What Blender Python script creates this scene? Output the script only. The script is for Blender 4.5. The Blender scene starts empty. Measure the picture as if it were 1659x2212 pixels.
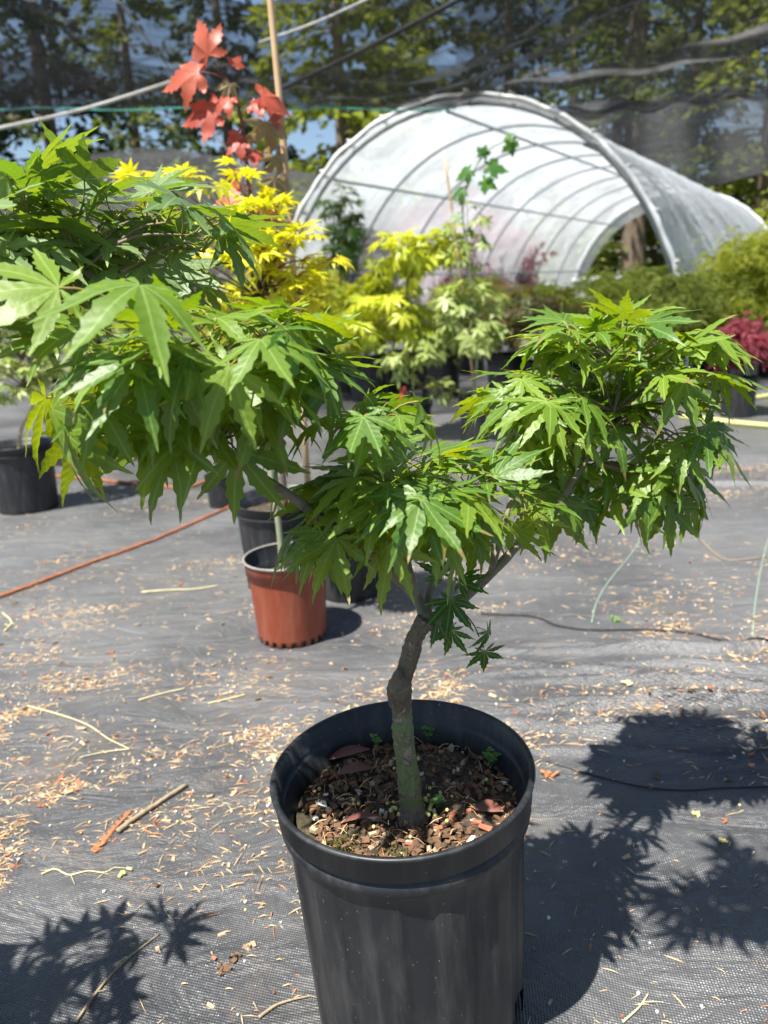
import bpy, math, random
import numpy as np
from mathutils import Vector, Matrix, Quaternion
R_ = math.radians
S = bpy.context.scene
C = S.collection

# ------------------------------------------------------------------ camera
CAM_H, PITCH, ROLL, FPX = 0.84, R_(16.0), R_(3.0), 1660.0
FW = Vector((0, math.cos(PITCH), -math.sin(PITCH)))
_u = Vector((1, 0, 0)).cross(FW)
RT = Vector((1, 0, 0)) * math.cos(ROLL) - _u * math.sin(ROLL)
UP = _u * math.cos(ROLL) + Vector((1, 0, 0)) * math.sin(ROLL)
CP = Vector((0, 0, CAM_H))
cam = bpy.data.objects.new('camera', bpy.data.cameras.new('camera'))
C.objects.link(cam)
m = Matrix((RT, UP, -FW)).transposed().to_4x4()
m.translation = CP
cam.matrix_world = m
cam.data.sensor_fit = 'HORIZONTAL'
cam.data.sensor_width = 36
cam.data.lens = 36 * FPX / 1659
cam.data.clip_start = 0.02
cam.data.clip_end = 800
cam.data.dof.use_dof = True
cam.data.dof.focus_distance = 0.80
cam.data.dof.aperture_fstop = 7.6
S.camera = cam

# ------------------------------------------------------------------ world and sun
SUN_EL, SUN_DIR = R_(66), Vector((1.0, .95, 0)).normalized()   # horizontal direction in which shadows fall
w = bpy.data.worlds.new('World')
S.world = w
w.use_nodes = True
nt = w.node_tree
sky = nt.nodes.new('ShaderNodeTexSky')
sky.sky_type = 'NISHITA'
sky.sun_disc = False
sky.sun_elevation = SUN_EL
sky.sun_rotation = math.atan2(-SUN_DIR.x, -SUN_DIR.y)
sky.air_density = 1.0
sky.dust_density = 0.6
sky.ozone_density = 1.4
bg = nt.nodes['Background']
bg.inputs['Strength'].default_value = 0.060
nt.links.new(sky.outputs[0], bg.inputs[0])
sd = bpy.data.lights.new('sun', 'SUN')
sd.energy = 5.0
sd.angle = R_(0.53)
sd.color = (1.0, 0.955, 0.88)
so = bpy.data.objects.new('sun', sd)
C.objects.link(so)
so.location = (-4, -4, 12)
sdir = SUN_DIR * math.cos(SUN_EL) + Vector((0, 0, -math.sin(SUN_EL)))
so.rotation_euler = sdir.to_track_quat('-Z', 'Y').to_euler()
S.view_settings.view_transform = 'Standard'
S.view_settings.look = 'None'
S.view_settings.exposure = 1.28
S.view_settings.gamma = 1
S.view_settings.use_curve_mapping = False
S.cycles.use_denoising = True
S.cycles.max_bounces = 8
S.cycles.transparent_max_bounces = 24
S.cycles.transmission_bounces = 6
S.cycles.sample_clamp_indirect = 6
S.render.film_transparent = False


def ray(px, py):
    return FW + RT * ((px - 829.5) / FPX) - UP * ((py - 1106) / FPX)


def gnd(px, py, z=0.0):                      # a point on a level plane, from a sight line
    d = ray(px, py)
    return CP + d * ((z - CAM_H) / d.z)


def at(px, py, Y):                           # a point at distance Y in front of the camera
    d = ray(px, py)
    return CP + d * (Y / d.y)


# ------------------------------------------------------------------ materials
class NT:
    def __init__(s, name):
        s.m = bpy.data.materials.new(name)
        s.m.use_nodes = True
        s.t = s.m.node_tree
        s.t.nodes.clear()
        s.out = s.t.nodes.new('ShaderNodeOutputMaterial')

    def n(s, typ, ins=None, **kw):
        nd = s.t.nodes.new('ShaderNode' + typ)
        for k, v in kw.items():
            setattr(nd, k, v)
        for k, v in (ins or {}).items():
            if isinstance(v, bpy.types.NodeSocket):
                s.t.links.new(v, nd.inputs[k])
            else:
                nd.inputs[k].default_value = v
        return nd

    def ramp(s, fac, stops):
        nd = s.n('ValToRGB', {0: fac})
        e = nd.color_ramp.elements
        while len(e) < len(stops):
            e.new(0.5)
        for el, (p, c) in zip(e, stops):
            el.position = p
            el.color = (*c, 1) if len(c) == 3 else c
        return nd.outputs[0]

    def mix(s, f, a, b, mode='MIX'):
        nd = s.n('Mix', data_type='RGBA', blend_type=mode)
        for i, v in ((0, f), (6, a), (7, b)):
            if isinstance(v, bpy.types.NodeSocket):
                s.t.links.new(v, nd.inputs[i])
            else:
                nd.inputs[i].default_value = v if i == 0 else ((*v, 1) if len(v) == 3 else v)
        return nd.outputs[2]

    def math(s, op, a, b=0.0, c=0.0, clamp=False):
        nd = s.n('Math', {0: a, 1: b, 2: c}, operation=op, use_clamp=clamp)
        return nd.outputs[0]

    def noise(s, scale, detail=3, rough=.5, co=None, dist=0):
        ins = {'Scale': scale, 'Detail': detail, 'Roughness': rough, 'Distortion': dist}
        if co is not None:
            ins['Vector'] = co
        return s.n('TexNoise', ins).outputs[0]

    def obj(s):
        return s.n('TexCoord').outputs['Object']

    def bump(s, h, strength=.3, dist=.01):
        return s.n('Bump', {'Height': h, 'Strength': strength, 'Distance': dist}).outputs[0]

    def fin(s, sh):
        s.t.links.new(sh, s.out.inputs[0])
        return s.m


def plain(name, c1, c2=None, rough=.6, scale=30, spec=.4, bump=0, bscale=80, bdist=.003):
    t = NT(name)
    co = t.obj()
    col = t.mix(t.math('MULTIPLY_ADD', t.noise(scale, 4, .6, co), 1.6, -.3, clamp=True), c1, c2 or c1)
    ins = {'Base Color': col, 'Roughness': rough, 'Specular IOR Level': spec}
    if bump:
        ins['Normal'] = t.bump(t.noise(bscale, 4, .6, co), bump, bdist)
    return t.fin(t.n('BsdfPrincipled', ins).outputs[0])


def leafmat(name, d1, d2, t1, t2, vein=(.3, .42, .12), tw=.38, rough=.42, spec=.45, blot=.25, wax=0.0, tip=0):
    """leaf: reflective upper face, light passing through, paler midrib by uv"""
    t = NT(name)
    rnd = t.math('FRACT', t.math('ADD', t.n('ObjectInfo').outputs['Random'], t.n('Attribute', attribute_name='tone').outputs['Fac']))
    co = t.obj()
    big = t.noise(28, 3, .6, co)
    f = t.math('ADD', t.math('MULTIPLY', rnd, .75), t.math('MULTIPLY', big, .35), clamp=True)
    col = t.mix(f, d1, d2)
    tra = t.mix(f, t1, t2)
    uv = t.n('UVMap').outputs[0]
    sx = t.n('SeparateXYZ', {0: uv})
    u, v = sx.outputs[0], sx.outputs[1]
    rib = t.math('LESS_THAN', u, .0007)
    # side veins run obliquely off the midrib
    ph = t.math('MULTIPLY_ADD', v, 900.0, t.math('MULTIPLY', u, -700.0))
    sv = t.math('SINE', ph)
    svm = t.math('GREATER_THAN', sv, .965)
    fine = t.noise(420, 2, .5, co)
    col = t.mix(t.math('MULTIPLY', svm, .10), col, vein)
    col = t.mix(t.math('MULTIPLY', rib, .38), col, vein)
    if blot:
        b = t.math('GREATER_THAN', t.noise(60, 4, .7, co), .70)
        col = t.mix(t.math('MULTIPLY', b, blot), col, (.16, .11, .035))
    if tip:      # dried brown tips on some leaves
        tm = t.math('MULTIPLY', t.math('GREATER_THAN', t.math('MULTIPLY_ADD', t.noise(90, 3, .6, co), .02, v), tip + .010), t.math('GREATER_THAN', t.math('FRACT', t.math('MULTIPLY', rnd, 7.3)), .62))
        col = t.mix(t.math('MULTIPLY', tm, .75), col, (.20, .13, .05))
    if wax:
        col = t.mix(t.math('MULTIPLY', t.noise(16, 4, .7, co), wax), col, (.33, .38, .28))
    h = t.math('ADD', t.math('MULTIPLY', sv, .35), fine)
    nrm = t.bump(h, .35, .0006)
    p = t.n('BsdfPrincipled', {'Base Color': col, 'Roughness': rough, 'Specular IOR Level': spec, 'Normal': nrm})
    tr = t.n('BsdfTranslucent', {'Color': t.mix(t.math('MULTIPLY', svm, .18), tra, (.1, .2, .01)), 'Normal': nrm})
    mx = t.n('MixShader', {0: tw, 1: p.outputs[0], 2: tr.outputs[0]})
    return t.fin(mx.outputs[0])


M = {}
M['leaf'] = leafmat('maple_leaf_green', (.036, .105, .013), (.155, .240, .018), (.22, .48, .008), (.62, .70, .010), tw=.30, rough=.45, spec=.5, tip=.052)
M['leaf_dull'] = leafmat('maple_leaf_dusty', (.045, .115, .026), (.130, .205, .050), (.24, .46, .015), (.46, .58, .02), wax=.32, tip=.055, blot=.3, tw=.27, rough=.5)
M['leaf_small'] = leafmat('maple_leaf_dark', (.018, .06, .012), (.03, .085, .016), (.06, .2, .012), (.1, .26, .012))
M['leaf_gold'] = leafmat('maple_leaf_golden', (.55, .48, .012), (.58, .60, .025), (.88, .78, .01), (.78, .84, .02), vein=(.5, .3, .05), blot=.2)
M['leaf_lime'] = leafmat('maple_leaf_lime', (.30, .38, .02), (.50, .50, .03), (.65, .75, .02), (.8, .8, .03), blot=.05)
M['leaf_red'] = leafmat('maple_leaf_red', (.36, .055, .035), (.46, .11, .06), (.66, .09, .04), (.74, .18, .07), vein=(.45, .2, .12), blot=.2)
M['leaf_dry'] = leafmat('maple_leaf_dry', (.25, .20, .10), (.36, .30, .16), (.4, .3, .12), (.4, .3, .12), vein=(.4, .3, .2))
M['leaf_pale'] = leafmat('maple_leaf_pale', (.22, .30, .08), (.36, .42, .14), (.42, .52, .08), (.55, .6, .14))
M['leaf_bronze'] = leafmat('maple_leaf_bronze', (.06, .09, .03), (.16, .10, .04), (.2, .25, .03), (.35, .18, .04))
M['leaf_big'] = leafmat('broad_leaf_green', (.035, .11, .02), (.06, .16, .02), (.15, .4, .02), (.2, .45, .02))
M['petiole'] = plain('petiole', (.22, .26, .05), (.26, .16, .06), .5)
M['petiole_red'] = plain('petiole_red', (.28, .06, .05), (.22, .08, .05), .5)


def bark_trunk():
    t = NT('maple_bark_green')
    co = t.obj()
    st = t.n('Mapping', {'Vector': co, 'Scale': (1, 1, .22)}).outputs[0]
    n1 = t.noise(60, 6, .7, co, .5)
    fis = t.noise(260, 4, .7, st, .3)
    z = t.n('SeparateXYZ', {0: co}).outputs[2]
    green = t.mix(fis, (.085, .135, .045), (.22, .27, .12))
    brown = t.mix(fis, (.080, .065, .042), (.22, .175, .12))
    # green young bark below the graft, brown above it, grey collar at the soil
    up = t.math('MULTIPLY', t.math('SUBTRACT', t.math('ADD', z, t.math('MULTIPLY', n1, .03)), .138), 60.0, clamp=True)
    col = t.mix(up, green, brown)
    low = t.math('MULTIPLY', t.math('SUBTRACT', .034, t.math('ADD', z, t.math('MULTIPLY', n1, .02))), 110.0, clamp=True)
    col = t.mix(low, col, t.mix(fis, (.09, .08, .065), (.24, .21, .17)))
    tanp = t.math('MULTIPLY', t.math('SUBTRACT', n1, .53), 14.0, clamp=True)
    col = t.mix(tanp, col, t.mix(fis, (.22, .17, .11), (.40, .33, .24)))
    sp = t.noise(420, 3, .6, co)
    col = t.mix(t.math('MULTIPLY', t.math('GREATER_THAN', sp, .66), .8), col, (.36, .33, .27))
    rg = t.math('SINE', t.math('MULTIPLY_ADD', z, 150.0, t.math('MULTIPLY', n1, 4.0)))
    rgm = t.math('GREATER_THAN', rg, .955)
    col = t.mix(t.math('MULTIPLY', rgm, .35), col, (.30, .25, .19))
    hh = t.math('ADD', t.math('ADD', t.math('MULTIPLY', fis, 1.2), t.math('MULTIPLY', tanp, .5)), t.math('MULTIPLY', rgm, .5))
    nrm = t.bump(hh, 1.0, .0035)
    return t.fin(t.n('BsdfPrincipled', {'Base Color': col, 'Roughness': .6, 'Specular IOR Level': .35, 'Normal': nrm}).outputs[0])


M['trunk'] = bark_trunk()
M['branch'] = plain('maple_bark_grey', (.12, .10, .07), (.23, .195, .145), .65, 60, .3, .5, 140, .002)
M['twig'] = plain('twig_bark', (.12, .10, .06), (.19, .15, .09), .6, 60)
M['stem_green'] = plain('young_stem', (.20, .24, .13), (.32, .33, .22), .5, 40)
M['stem_dark'] = plain('dark_stem', (.09, .05, .035), (.15, .09, .06), .6, 40)
M['bamboo'] = plain('bamboo_cane', (.48, .32, .17), (.58, .42, .25), .5, 25)


def potmat(name, c1, c2, dust=(.3, .29, .27), amount=.3, rough=.42):
    t = NT(name)
    co = t.obj()
    n = t.noise(18, 5, .65, co)
    col = t.mix(n, c1, c2)
    st = t.n('Mapping', {'Vector': co, 'Scale': (3, 3, .5)}).outputs[0]
    d = t.math('MULTIPLY', t.math('SUBTRACT', t.noise(14, 5, .7, st), .46, clamp=True), 2.4)
    col = t.mix(t.math('MULTIPLY', d, amount, clamp=True), col, dust)
    spk = t.math('GREATER_THAN', t.noise(260, 2, .5, co), .735)
    col = t.mix(t.math('MULTIPLY', spk, .55), col, dust)
    rg = t.math('MULTIPLY_ADD', n, .25, rough - .1)
    nrm = t.bump(t.noise(150, 3, .6, co), .12, .001)
    return t.fin(t.n('BsdfPrincipled', {'Base Color': col, 'Roughness': rg, 'Specular IOR Level': .5, 'Normal': nrm}).outputs[0])


M['pot_black'] = potmat('black_plastic', (.0085, .0095, .0122), (.0155, .017, .020), amount=.18)
M['pot_red'] = potmat('terracotta_plastic', (.20, .040, .017), (.27, .058, .025), (.40, .19, .12), .5, .5)
M['pot_worn'] = potmat('worn_rim_plastic', (.16, .15, .14), (.28, .26, .24), (.45, .43, .4), .5, .5)


def soilmat():
    t = NT('potting_soil')
    co = t.obj()
    n = t.noise(70, 6, .75, co)
    col = t.ramp(n, [(.3, (.022, .015, .010)), (.5, (.06, .042, .026)), (.62, (.13, .09, .055)), (.75, (.22, .16, .10))])
    mo = t.math('MULTIPLY', t.math('SUBTRACT', t.noise(14, 3, .6, co), .52, clamp=True), 4, clamp=True)
    col = t.mix(mo, col, (.05, .065, .018))
    return t.fin(t.n('BsdfPrincipled', {'Base Color': col, 'Roughness': .9, 'Normal': t.bump(n, 1, .008)}).outputs[0])


M['soil'] = soilmat()
M['bark1'] = plain('bark_chip_brown', (.07, .04, .025), (.20, .12, .07), .85, 90, .2)
M['bark2'] = plain('bark_chip_tan', (.30, .22, .14), (.45, .34, .22), .85, 90, .2)
M['bark3'] = plain('bark_chip_red', (.25, .09, .05), (.36, .15, .09), .85, 90, .2)
M['moss'] = plain('moss', (.06, .08, .015), (.13, .14, .03), .9, 90, .1)
M['prill'] = plain('fertiliser_prill', (.50, .48, .12), (.62, .58, .24), .45, 40, .5)
M['deadleaf'] = plain('dead_leaf_red', (.13, .045, .035), (.20, .08, .055), .5, 50, .5, .4, 90)
M['weed'] = plain('weed_green', (.07, .18, .03), (.14, .26, .05), .6)
M['needle_tan'] = plain('needle_tan', (.50, .33, .16), (.66, .50, .30), .7, 9)
M['needle_orange'] = plain('needle_orange', (.42, .17, .06), (.52, .27, .12), .7, 9)
M['chip'] = plain('wood_chip', (.36, .24, .14), (.52, .38, .24), .8, 9)
M['perlite'] = plain('perlite', (.62, .58, .50), (.74, .71, .64), .8, 20)
M['straw'] = plain('straw', (.52, .45, .24), (.64, .57, .34), .6, 30)
M['stick'] = plain('weathered_stick', (.22, .17, .11), (.36, .29, .19), .8, 70, .2, .6, 160)
M['frond'] = plain('dry_cedar_frond', (.36, .12, .045), (.48, .20, .08), .75, 60)
M['orange_rope'] = plain('orange_rope', (.25, .075, .035), (.40, .17, .085), .9, 120, .2, .8, 300)
M['green_string'] = plain('green_string', (.20, .28, .21), (.28, .37, .28), .8)
M['white_rope'] = plain('white_rope', (.62, .61, .58), (.74, .73, .70), .6)
M['dark_rope'] = plain('dark_rope', (.02, .02, .022), (.04, .04, .045), .7)
M['teal'] = plain('teal_cord', (.03, .33, .28), (.05, .45, .38), .5)
M['hose'] = plain('yellow_hose', (.46, .45, .14), (.55, .53, .22), .5, 8)
M['bag'] = plain('white_plastic', (.55, .57, .6), (.7, .72, .75), .35, 20)
M['tag_green'] = plain('green_tape', (.0, .26, .16), (.01, .32, .2), .4)
M['tag_red'] = plain('red_tag', (.5, .05, .04), (.55, .08, .05), .4)
M['tag_white'] = plain('white_tag', (.7, .7, .7), (.78, .78, .78), .4)


def fabric():
    t = NT('woven_ground_cover')
    co = t.obj()
    rot = t.n('Mapping', {'Vector': co, 'Rotation': (0, 0, R_(-33))}).outputs[0]
    warp = t.n('VectorMath', {0: rot, 1: t.n('VectorMath', {0: t.n('TexNoise', {'Vector': co, 'Scale': 5.0}).outputs[1], 1: (.012, .012, 0)}, operation='MULTIPLY').outputs[0]}, operation='ADD').outputs[0]
    sp = t.n('SeparateXYZ', {0: warp})
    k = 2 * math.pi / .0046
    sx = t.math('SINE', t.math('MULTIPLY', sp.outputs[0], k))
    sy = t.math('SINE', t.math('MULTIPLY', sp.outputs[1], k * .8))
    wv = t.math('MULTIPLY', sx, sy)
    wv01 = t.math('MULTIPLY_ADD', wv, .5, .5)
    dust = t.math('MULTIPLY_ADD', t.math('MULTIPLY', t.math('SUBTRACT', t.n('SeparateXYZ', {0: t.n('NewGeometry').outputs['Position']}).outputs[1], .85), 1.3, clamp=True), .09, t.noise(1.3, 6, .62, co, .3))  # dust noise, plus distant grazing sheen painted in as a paler tone
    fine = t.noise(26, 5, .7, co)
    base = t.mix(t.math('MULTIPLY_ADD', dust, 2.6, -.85, clamp=True), (.024, .0265, .032), (.185, .187, .190))
    tan = t.math('MULTIPLY', t.math('SUBTRACT', t.noise(2.6, 6, .75, co, .6), .54, clamp=True), 3.6, clamp=True)
    base = t.mix(t.math('MULTIPLY', tan, .6), base, (.30, .235, .165))
    base = t.mix(t.math('MULTIPLY', t.math('SUBTRACT', fine, .5, clamp=True), 1.0), base, (.22, .215, .20))
    lo = t.mix(.7, base, (.006, .006, .007))
    col = t.mix(wv01, lo, base)
    glint = t.math('MULTIPLY', t.math('GREATER_THAN', t.noise(300, 2, .6, co), .68), t.math('GREATER_THAN', wv, .35))
    col = t.mix(t.math('MULTIPLY', glint, .75), col, (.5, .5, .5))  # weave glints painted into the colour as pale flecks
    ruck = t.noise(7, 5, .6, t.n('Mapping', {'Vector': co, 'Rotation': (0, 0, R_(20)), 'Scale': (.6, 1.4, 1)}).outputs[0], 1.2)
    # printed guide stripes, woven in every half metre
    # beyond the nursery bed: forest floor
    pos = t.n('NewGeometry').outputs['Position']
    py_ = t.n('SeparateXYZ', {0: pos}).outputs[1]
    far = t.math('MULTIPLY', t.math('SUBTRACT', py_, 17.0), .5, clamp=True)
    soil = t.mix(t.noise(3, 5, .7, co), (.10, .085, .05), (.12, .15, .05))
    col = t.mix(far, col, soil)
    n0 = t.bump(ruck, .85, .024)
    nrm = t.n('Bump', {'Height': t.math('ADD', t.math('MULTIPLY', wv, .5), t.math('MULTIPLY', fine, 1.2)), 'Strength': .6, 'Distance': .0016, 'Normal': n0}).outputs[0]
    return t.fin(t.n('BsdfPrincipled', {'Base Color': col, 'Roughness': t.math('MULTIPLY_ADD', fine, .3, .27), 'Specular IOR Level': .7, 'Normal': nrm}).outputs[0])


M['fabric'] = fabric()
M['fabric_dark'] = plain('black_woven_edge', (.015, .015, .017), (.03, .03, .033), .7)


def netmat(name, cover, col=(.03, .031, .034), sc=3.0):
    """knitted shade cloth: opaque threads with clear gaps, too fine to see singly"""
    t = NT(name)
    co = t.obj()
    n = t.noise(sc, 5, .65, t.n('Mapping', {'Vector': co, 'Scale': (.22, 1.6, 2.6)}).outputs[0], .6)
    f = t.math('MULTIPLY_ADD', t.math('SUBTRACT', n, .5), 1.5, cover, clamp=True)
    d = t.n('BsdfPrincipled', {'Base Color': (*col, 1), 'Roughness': .6, 'Specular IOR Level': .5})
    mx = t.n('MixShader', {0: f, 1: t.n('BsdfTransparent').outputs[0], 2: d.outputs[0]})
    return t.fin(mx.outputs[0])


M['net'] = netmat('shade_cloth', .52, (.034, .037, .042))
M['net_fold'] = netmat('shade_cloth_folds', .60, (.020, .0215, .025), sc=5.0)
M['net_dense'] = netmat('shade_cloth_double', .74)
M['net_grey'] = netmat('shade_cloth_grey', .74, (.045, .045, .048))


def filmmat():
    t = NT('greenhouse_film')
    co = t.obj()
    n = t.noise(1.6, 5, .6, co, .5)
    streak = t.noise(9, 4, .6, t.n('Mapping', {'Vector': co, 'Scale': (.15, 1, 1)}).outputs[0])
    d = t.n('BsdfPrincipled', {'Base Color': (.68, .71, .73, 1), 'Roughness': .20, 'Specular IOR Level': .6, 'Normal': t.bump(t.math('ADD', streak, t.noise(5, 5, .7, co, 1.0)), .8, .06)})
    tl = t.n('BsdfTranslucent', {'Color': (.70, .75, .79, 1)})
    a = t.n('MixShader', {0: .52, 1: d.outputs[0], 2: tl.outputs[0]})
    tr = t.n('BsdfTransparent', {'Color': (.95, .96, .97, 1)})
    f = t.math('MULTIPLY_ADD', n, .75, -.03, clamp=True)
    mx = t.n('MixShader', {0: f, 1: a.outputs[0], 2: tr.outputs[0]})
    return t.fin(mx.outputs[0])


M['film'] = filmmat()
M['galv'] = plain('galvanised_tube', (.30, .31, .32), (.42, .43, .44), .45, 10, .6)
M['white_batten'] = plain('white_batten', (.70, .71, .72), (.78, .79, .80), .4, 10)


def folmat(name, c1, c2, tr, tw=.3):
    t = NT(name)
    pos = t.n('NewGeometry').outputs['Position']
    n = t.noise(1.3, 5, .75, pos)
    r = t.n('NewGeometry').outputs['Random Per Island']
    f = t.math('ADD', t.math('MULTIPLY', t.math('SUBTRACT', n, .2), .8), t.math('MULTIPLY', r, .45), clamp=True)
    p = t.n('BsdfPrincipled', {'Base Color': t.mix(f, c1, c2), 'Roughness': .6, 'Specular IOR Level': .3})
    tl = t.n('BsdfTranslucent', {'Color': (*tr, 1)})
    return t.fin(t.n('MixShader', {0: tw, 1: p.outputs[0], 2: tl.outputs[0]}).outputs[0])


M['fir'] = folmat('fir_needles', (.034, .062, .016), (.135, .160, .032), (.22, .28, .02))
M['fir_blue'] = folmat('dark_fir_needles', (.012, .028, .018), (.035, .06, .028), (.04, .08, .02))
M['yellow_tree'] = folmat('yellow_green_leaves', (.10, .14, .02), (.28, .30, .045), (.35, .42, .03), .4)
M['shrub_green'] = folmat('shrub_leaves', (.13, .17, .035), (.36, .40, .08), (.32, .4, .05), .45)
M['lace_green'] = folmat('lace_leaves_green', (.22, .28, .05), (.50, .54, .12), (.45, .52, .06), .45)
M['lace_lime'] = folmat('lace_leaves_lime', (.30, .34, .05), (.60, .60, .10), (.6, .66, .06), .45)
M['lace_red'] = folmat('lace_leaves_red', (.18, .035, .05), (.40, .11, .13), (.5, .09, .12), .4)
M['bark_far'] = plain('conifer_bark', (.10, .075, .055), (.20, .15, .11), .85, 6)
M['bark_grey'] = plain('dead_branch', (.28, .25, .22), (.38, .34, .30), .85, 6)


# ------------------------------------------------------------------ mesh helpers
class MB:
    def __init__(s):
        s.v, s.f, s.mi, s.uv = [], [], [], []

    def add(s, vs, fs, mi=0, uv=None):
        b = len(s.v)
        s.v += [tuple(v) for v in vs]
        s.f += [tuple(b + i for i in f) for f in fs]
        s.mi += [mi] * len(fs)
        s.uv += list(uv) if uv is not None else [(1.0, 0.0)] * len(vs)

    def tube(s, pts, rad, n=8, mi=0, cap=True, jit=0, rng=None):
        pts = [Vector(p) for p in pts]
        k = len(pts)
        if not hasattr(rad, '__len__'):
            rad = [rad] * k
        tg = [(pts[min(i + 1, k - 1)] - pts[max(i - 1, 0)]).normalized() for i in range(k)]
        ref = Vector((0, 0, 1)) if abs(tg[0].z) < .9 else Vector((1, 0, 0))
        x = tg[0].cross(ref).normalized()
        vs = []
        for i in range(k):
            x = (x - tg[i] * x.dot(tg[i])).normalized()
            y = tg[i].cross(x)
            for j in range(n):
                a = 2 * math.pi * j / n
                r = rad[i] * (1 + (rng.uniform(-jit, jit) if rng else 0))
                vs.append(pts[i] + (x * math.cos(a) + y * math.sin(a)) * r)
        fs = [(i * n + j, i * n + (j + 1) % n, (i + 1) * n + (j + 1) % n, (i + 1) * n + j) for i in range(k - 1) for j in range(n)]
        if cap:
            fs.append(tuple(range(n - 1, -1, -1)))
            fs.append(tuple((k - 1) * n + j for j in range(n)))
        s.add(vs, fs, mi)

    def lathe(s, prof, n=48, mi=0, mod=None, skip=None, base=(0, 0, 0)):
        vs = []
        for (r, z) in prof:
            for j in range(n):
                a = 2 * math.pi * j / n
                rr = r * (mod(a, r, z) if mod else 1)
                vs.append((base[0] + rr * math.cos(a), base[1] + rr * math.sin(a), base[2] + z))
        fs = []
        for i in range(len(prof) - 1):
            for j in range(n):
                if skip and skip(2 * math.pi * (j + .5) / n, (prof[i][1] + prof[i + 1][1]) / 2):
                    continue
                fs.append((i * n + j, i * n + (j + 1) % n, (i + 1) * n + (j + 1) % n, (i + 1) * n + j))
        s.add(vs, fs, mi)

    def mesh(s, name, mats, smooth=True):
        me = bpy.data.meshes.new(name)
        me.from_pydata(s.v, [], s.f)
        for mm in mats:
            me.materials.append(M[mm] if isinstance(mm, str) else mm)
        if len(mats) > 1:
            me.polygons.foreach_set('material_index', s.mi)
        me.polygons.foreach_set('use_smooth', [smooth] * len(me.polygons))
        uvl = me.uv_layers.new(name='UVMap')
        li = np.empty(len(me.loops), dtype=np.int32)
        me.loops.foreach_get('vertex_index', li)
        uvl.data.foreach_set('uv', np.array(s.uv, dtype=np.float32)[li].ravel())
        me.update()
        return me

    def build(s, name, mats, parent=None, smooth=True):
        return put(name, s.mesh(name, mats if isinstance(mats, (list, tuple)) else [mats], smooth), parent)


def put(name, me, parent=None, mat=None):
    o = bpy.data.objects.new(name, me)
    C.objects.link(o)
    if parent is not None:
        o.parent = parent
    if mat is not None:
        o.matrix_local = mat
    return o


def tag(o, label=None, cat=None, group=None, kind=None):
    for k, v in (('label', label), ('category', cat), ('group', group), ('kind', kind)):
        if v:
            o[k] = v
    return o


def empty(name, loc, label, cat, group=None):
    o = bpy.data.objects.new(name, None)
    o.empty_display_size = .05
    C.objects.link(o)
    o.location = loc
    return tag(o, label, cat, group)


def smooth_path(pts, n=6):
    """Catmull-Rom through points"""
    P = [Vector(p) for p in pts]
    P = [P[0] * 2 - P[1]] + P + [P[-1] * 2 - P[-2]]
    out = []
    for i in range(1, len(P) - 2):
        for k in range(n):
            t = k / n
            a, b, c, d = P[i - 1], P[i], P[i + 1], P[i + 2]
            out.append(.5 * ((2 * b) + (c - a) * t + (2 * a - 5 * b + 4 * c - d) * t * t + (3 * b - a - 3 * c + d) * t ** 3))
    out.append(P[-2])
    return out


def lin(a, b, n):
    return [a + (b - a) * i / max(1, n - 1) for i in range(n)]


def noise2(x, y, seed=0):
    return (np.sin(x * 1.7 + seed) * np.cos(y * 2.3 - seed * 1.3) + .5 * np.sin(x * 4.1 - y * 3.2 + seed * 2.1) + .25 * np.sin(x * 9.3 + y * 7.7 + seed * .7)) / 1.75


# ------------------------------------------------------------------ ground
def ground_height(x, y):
    """the cloth lies over slightly uneven soil and ruckles on the right"""
    z = .004 * noise2(x * 1.1, y * 1.2, 2) + .0016 * noise2(x * 6, y * 5, 5)
    # ruckles: long low folds running nearly across the view
    for (x0, y0, ang, ln, wd, h) in RUCKS:
        c, s_ = math.cos(ang), math.sin(ang)
        u = (x - x0) * c + (y - y0) * s_
        v = -(x - x0) * s_ + (y - y0) * c + .02 * np.sin(u * 7 + y0 * 20)
        z = z + h * np.exp(-(v / wd) ** 2) * np.clip(1 - (u / ln) ** 2, 0, 1)
    return z


_rr = random.Random(4)
RUCKS = []
for px, py, ln, h in ((1450, 1480, .42, .009), (1330, 1520, .33, .007), (1560, 1515, .3, .010), (1250, 1460, .3, .006), (1500, 1560, .40, .010),
                      (1400, 1640, .4, .006), (1200, 1440, .25, .006), (1580, 1450, .32, .008), (1500, 1395, .5, .009), (1290, 1400, .35, .006),
                      (1350, 1580, .34, .008), (1560, 1600, .3, .008), (1150, 1530, .28, .006), (1560, 1050, .6, .012), (1500, 1000, .7, .012)):
    g = gnd(px, py)
    RUCKS.append((g.x, g.y, R_(_rr.uniform(-16, -2)), ln, .008 + _rr.random() * .007, h * 2.2))


def make_ground():
    xs = np.concatenate([-np.geomspace(1.6, 220, 26)[::-1], np.linspace(-1.55, 1.75, 300), np.geomspace(1.8, 220, 26)])
    ys = np.concatenate([-np.geomspace(.3, 60, 14)[::-1], np.linspace(-.2, .5, 12), np.linspace(.52, 3.4, 330), np.geomspace(3.43, 400, 46)])
    X, Y = np.meshgrid(xs, ys)
    Z = ground_height(X, Y) * np.clip((6 - np.abs(Y)) / 2, 0, 1)
    nx, ny = len(xs), len(ys)
    v = np.stack([X, Y, Z], -1).reshape(-1, 3)
    i = np.arange(nx * ny).reshape(ny, nx)
    f = np.stack([i[:-1, :-1], i[:-1, 1:], i[1:, 1:], i[1:, :-1]], -1).reshape(-1, 4)
    me = bpy.data.meshes.new('ground')
    me.from_pydata(v.tolist(), [], f.tolist())
    me.materials.append(M['fabric'])
    me.polygons.foreach_set('use_smooth', [True] * len(f))
    tag(put('ground', me), kind='structure')


make_ground()


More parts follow.
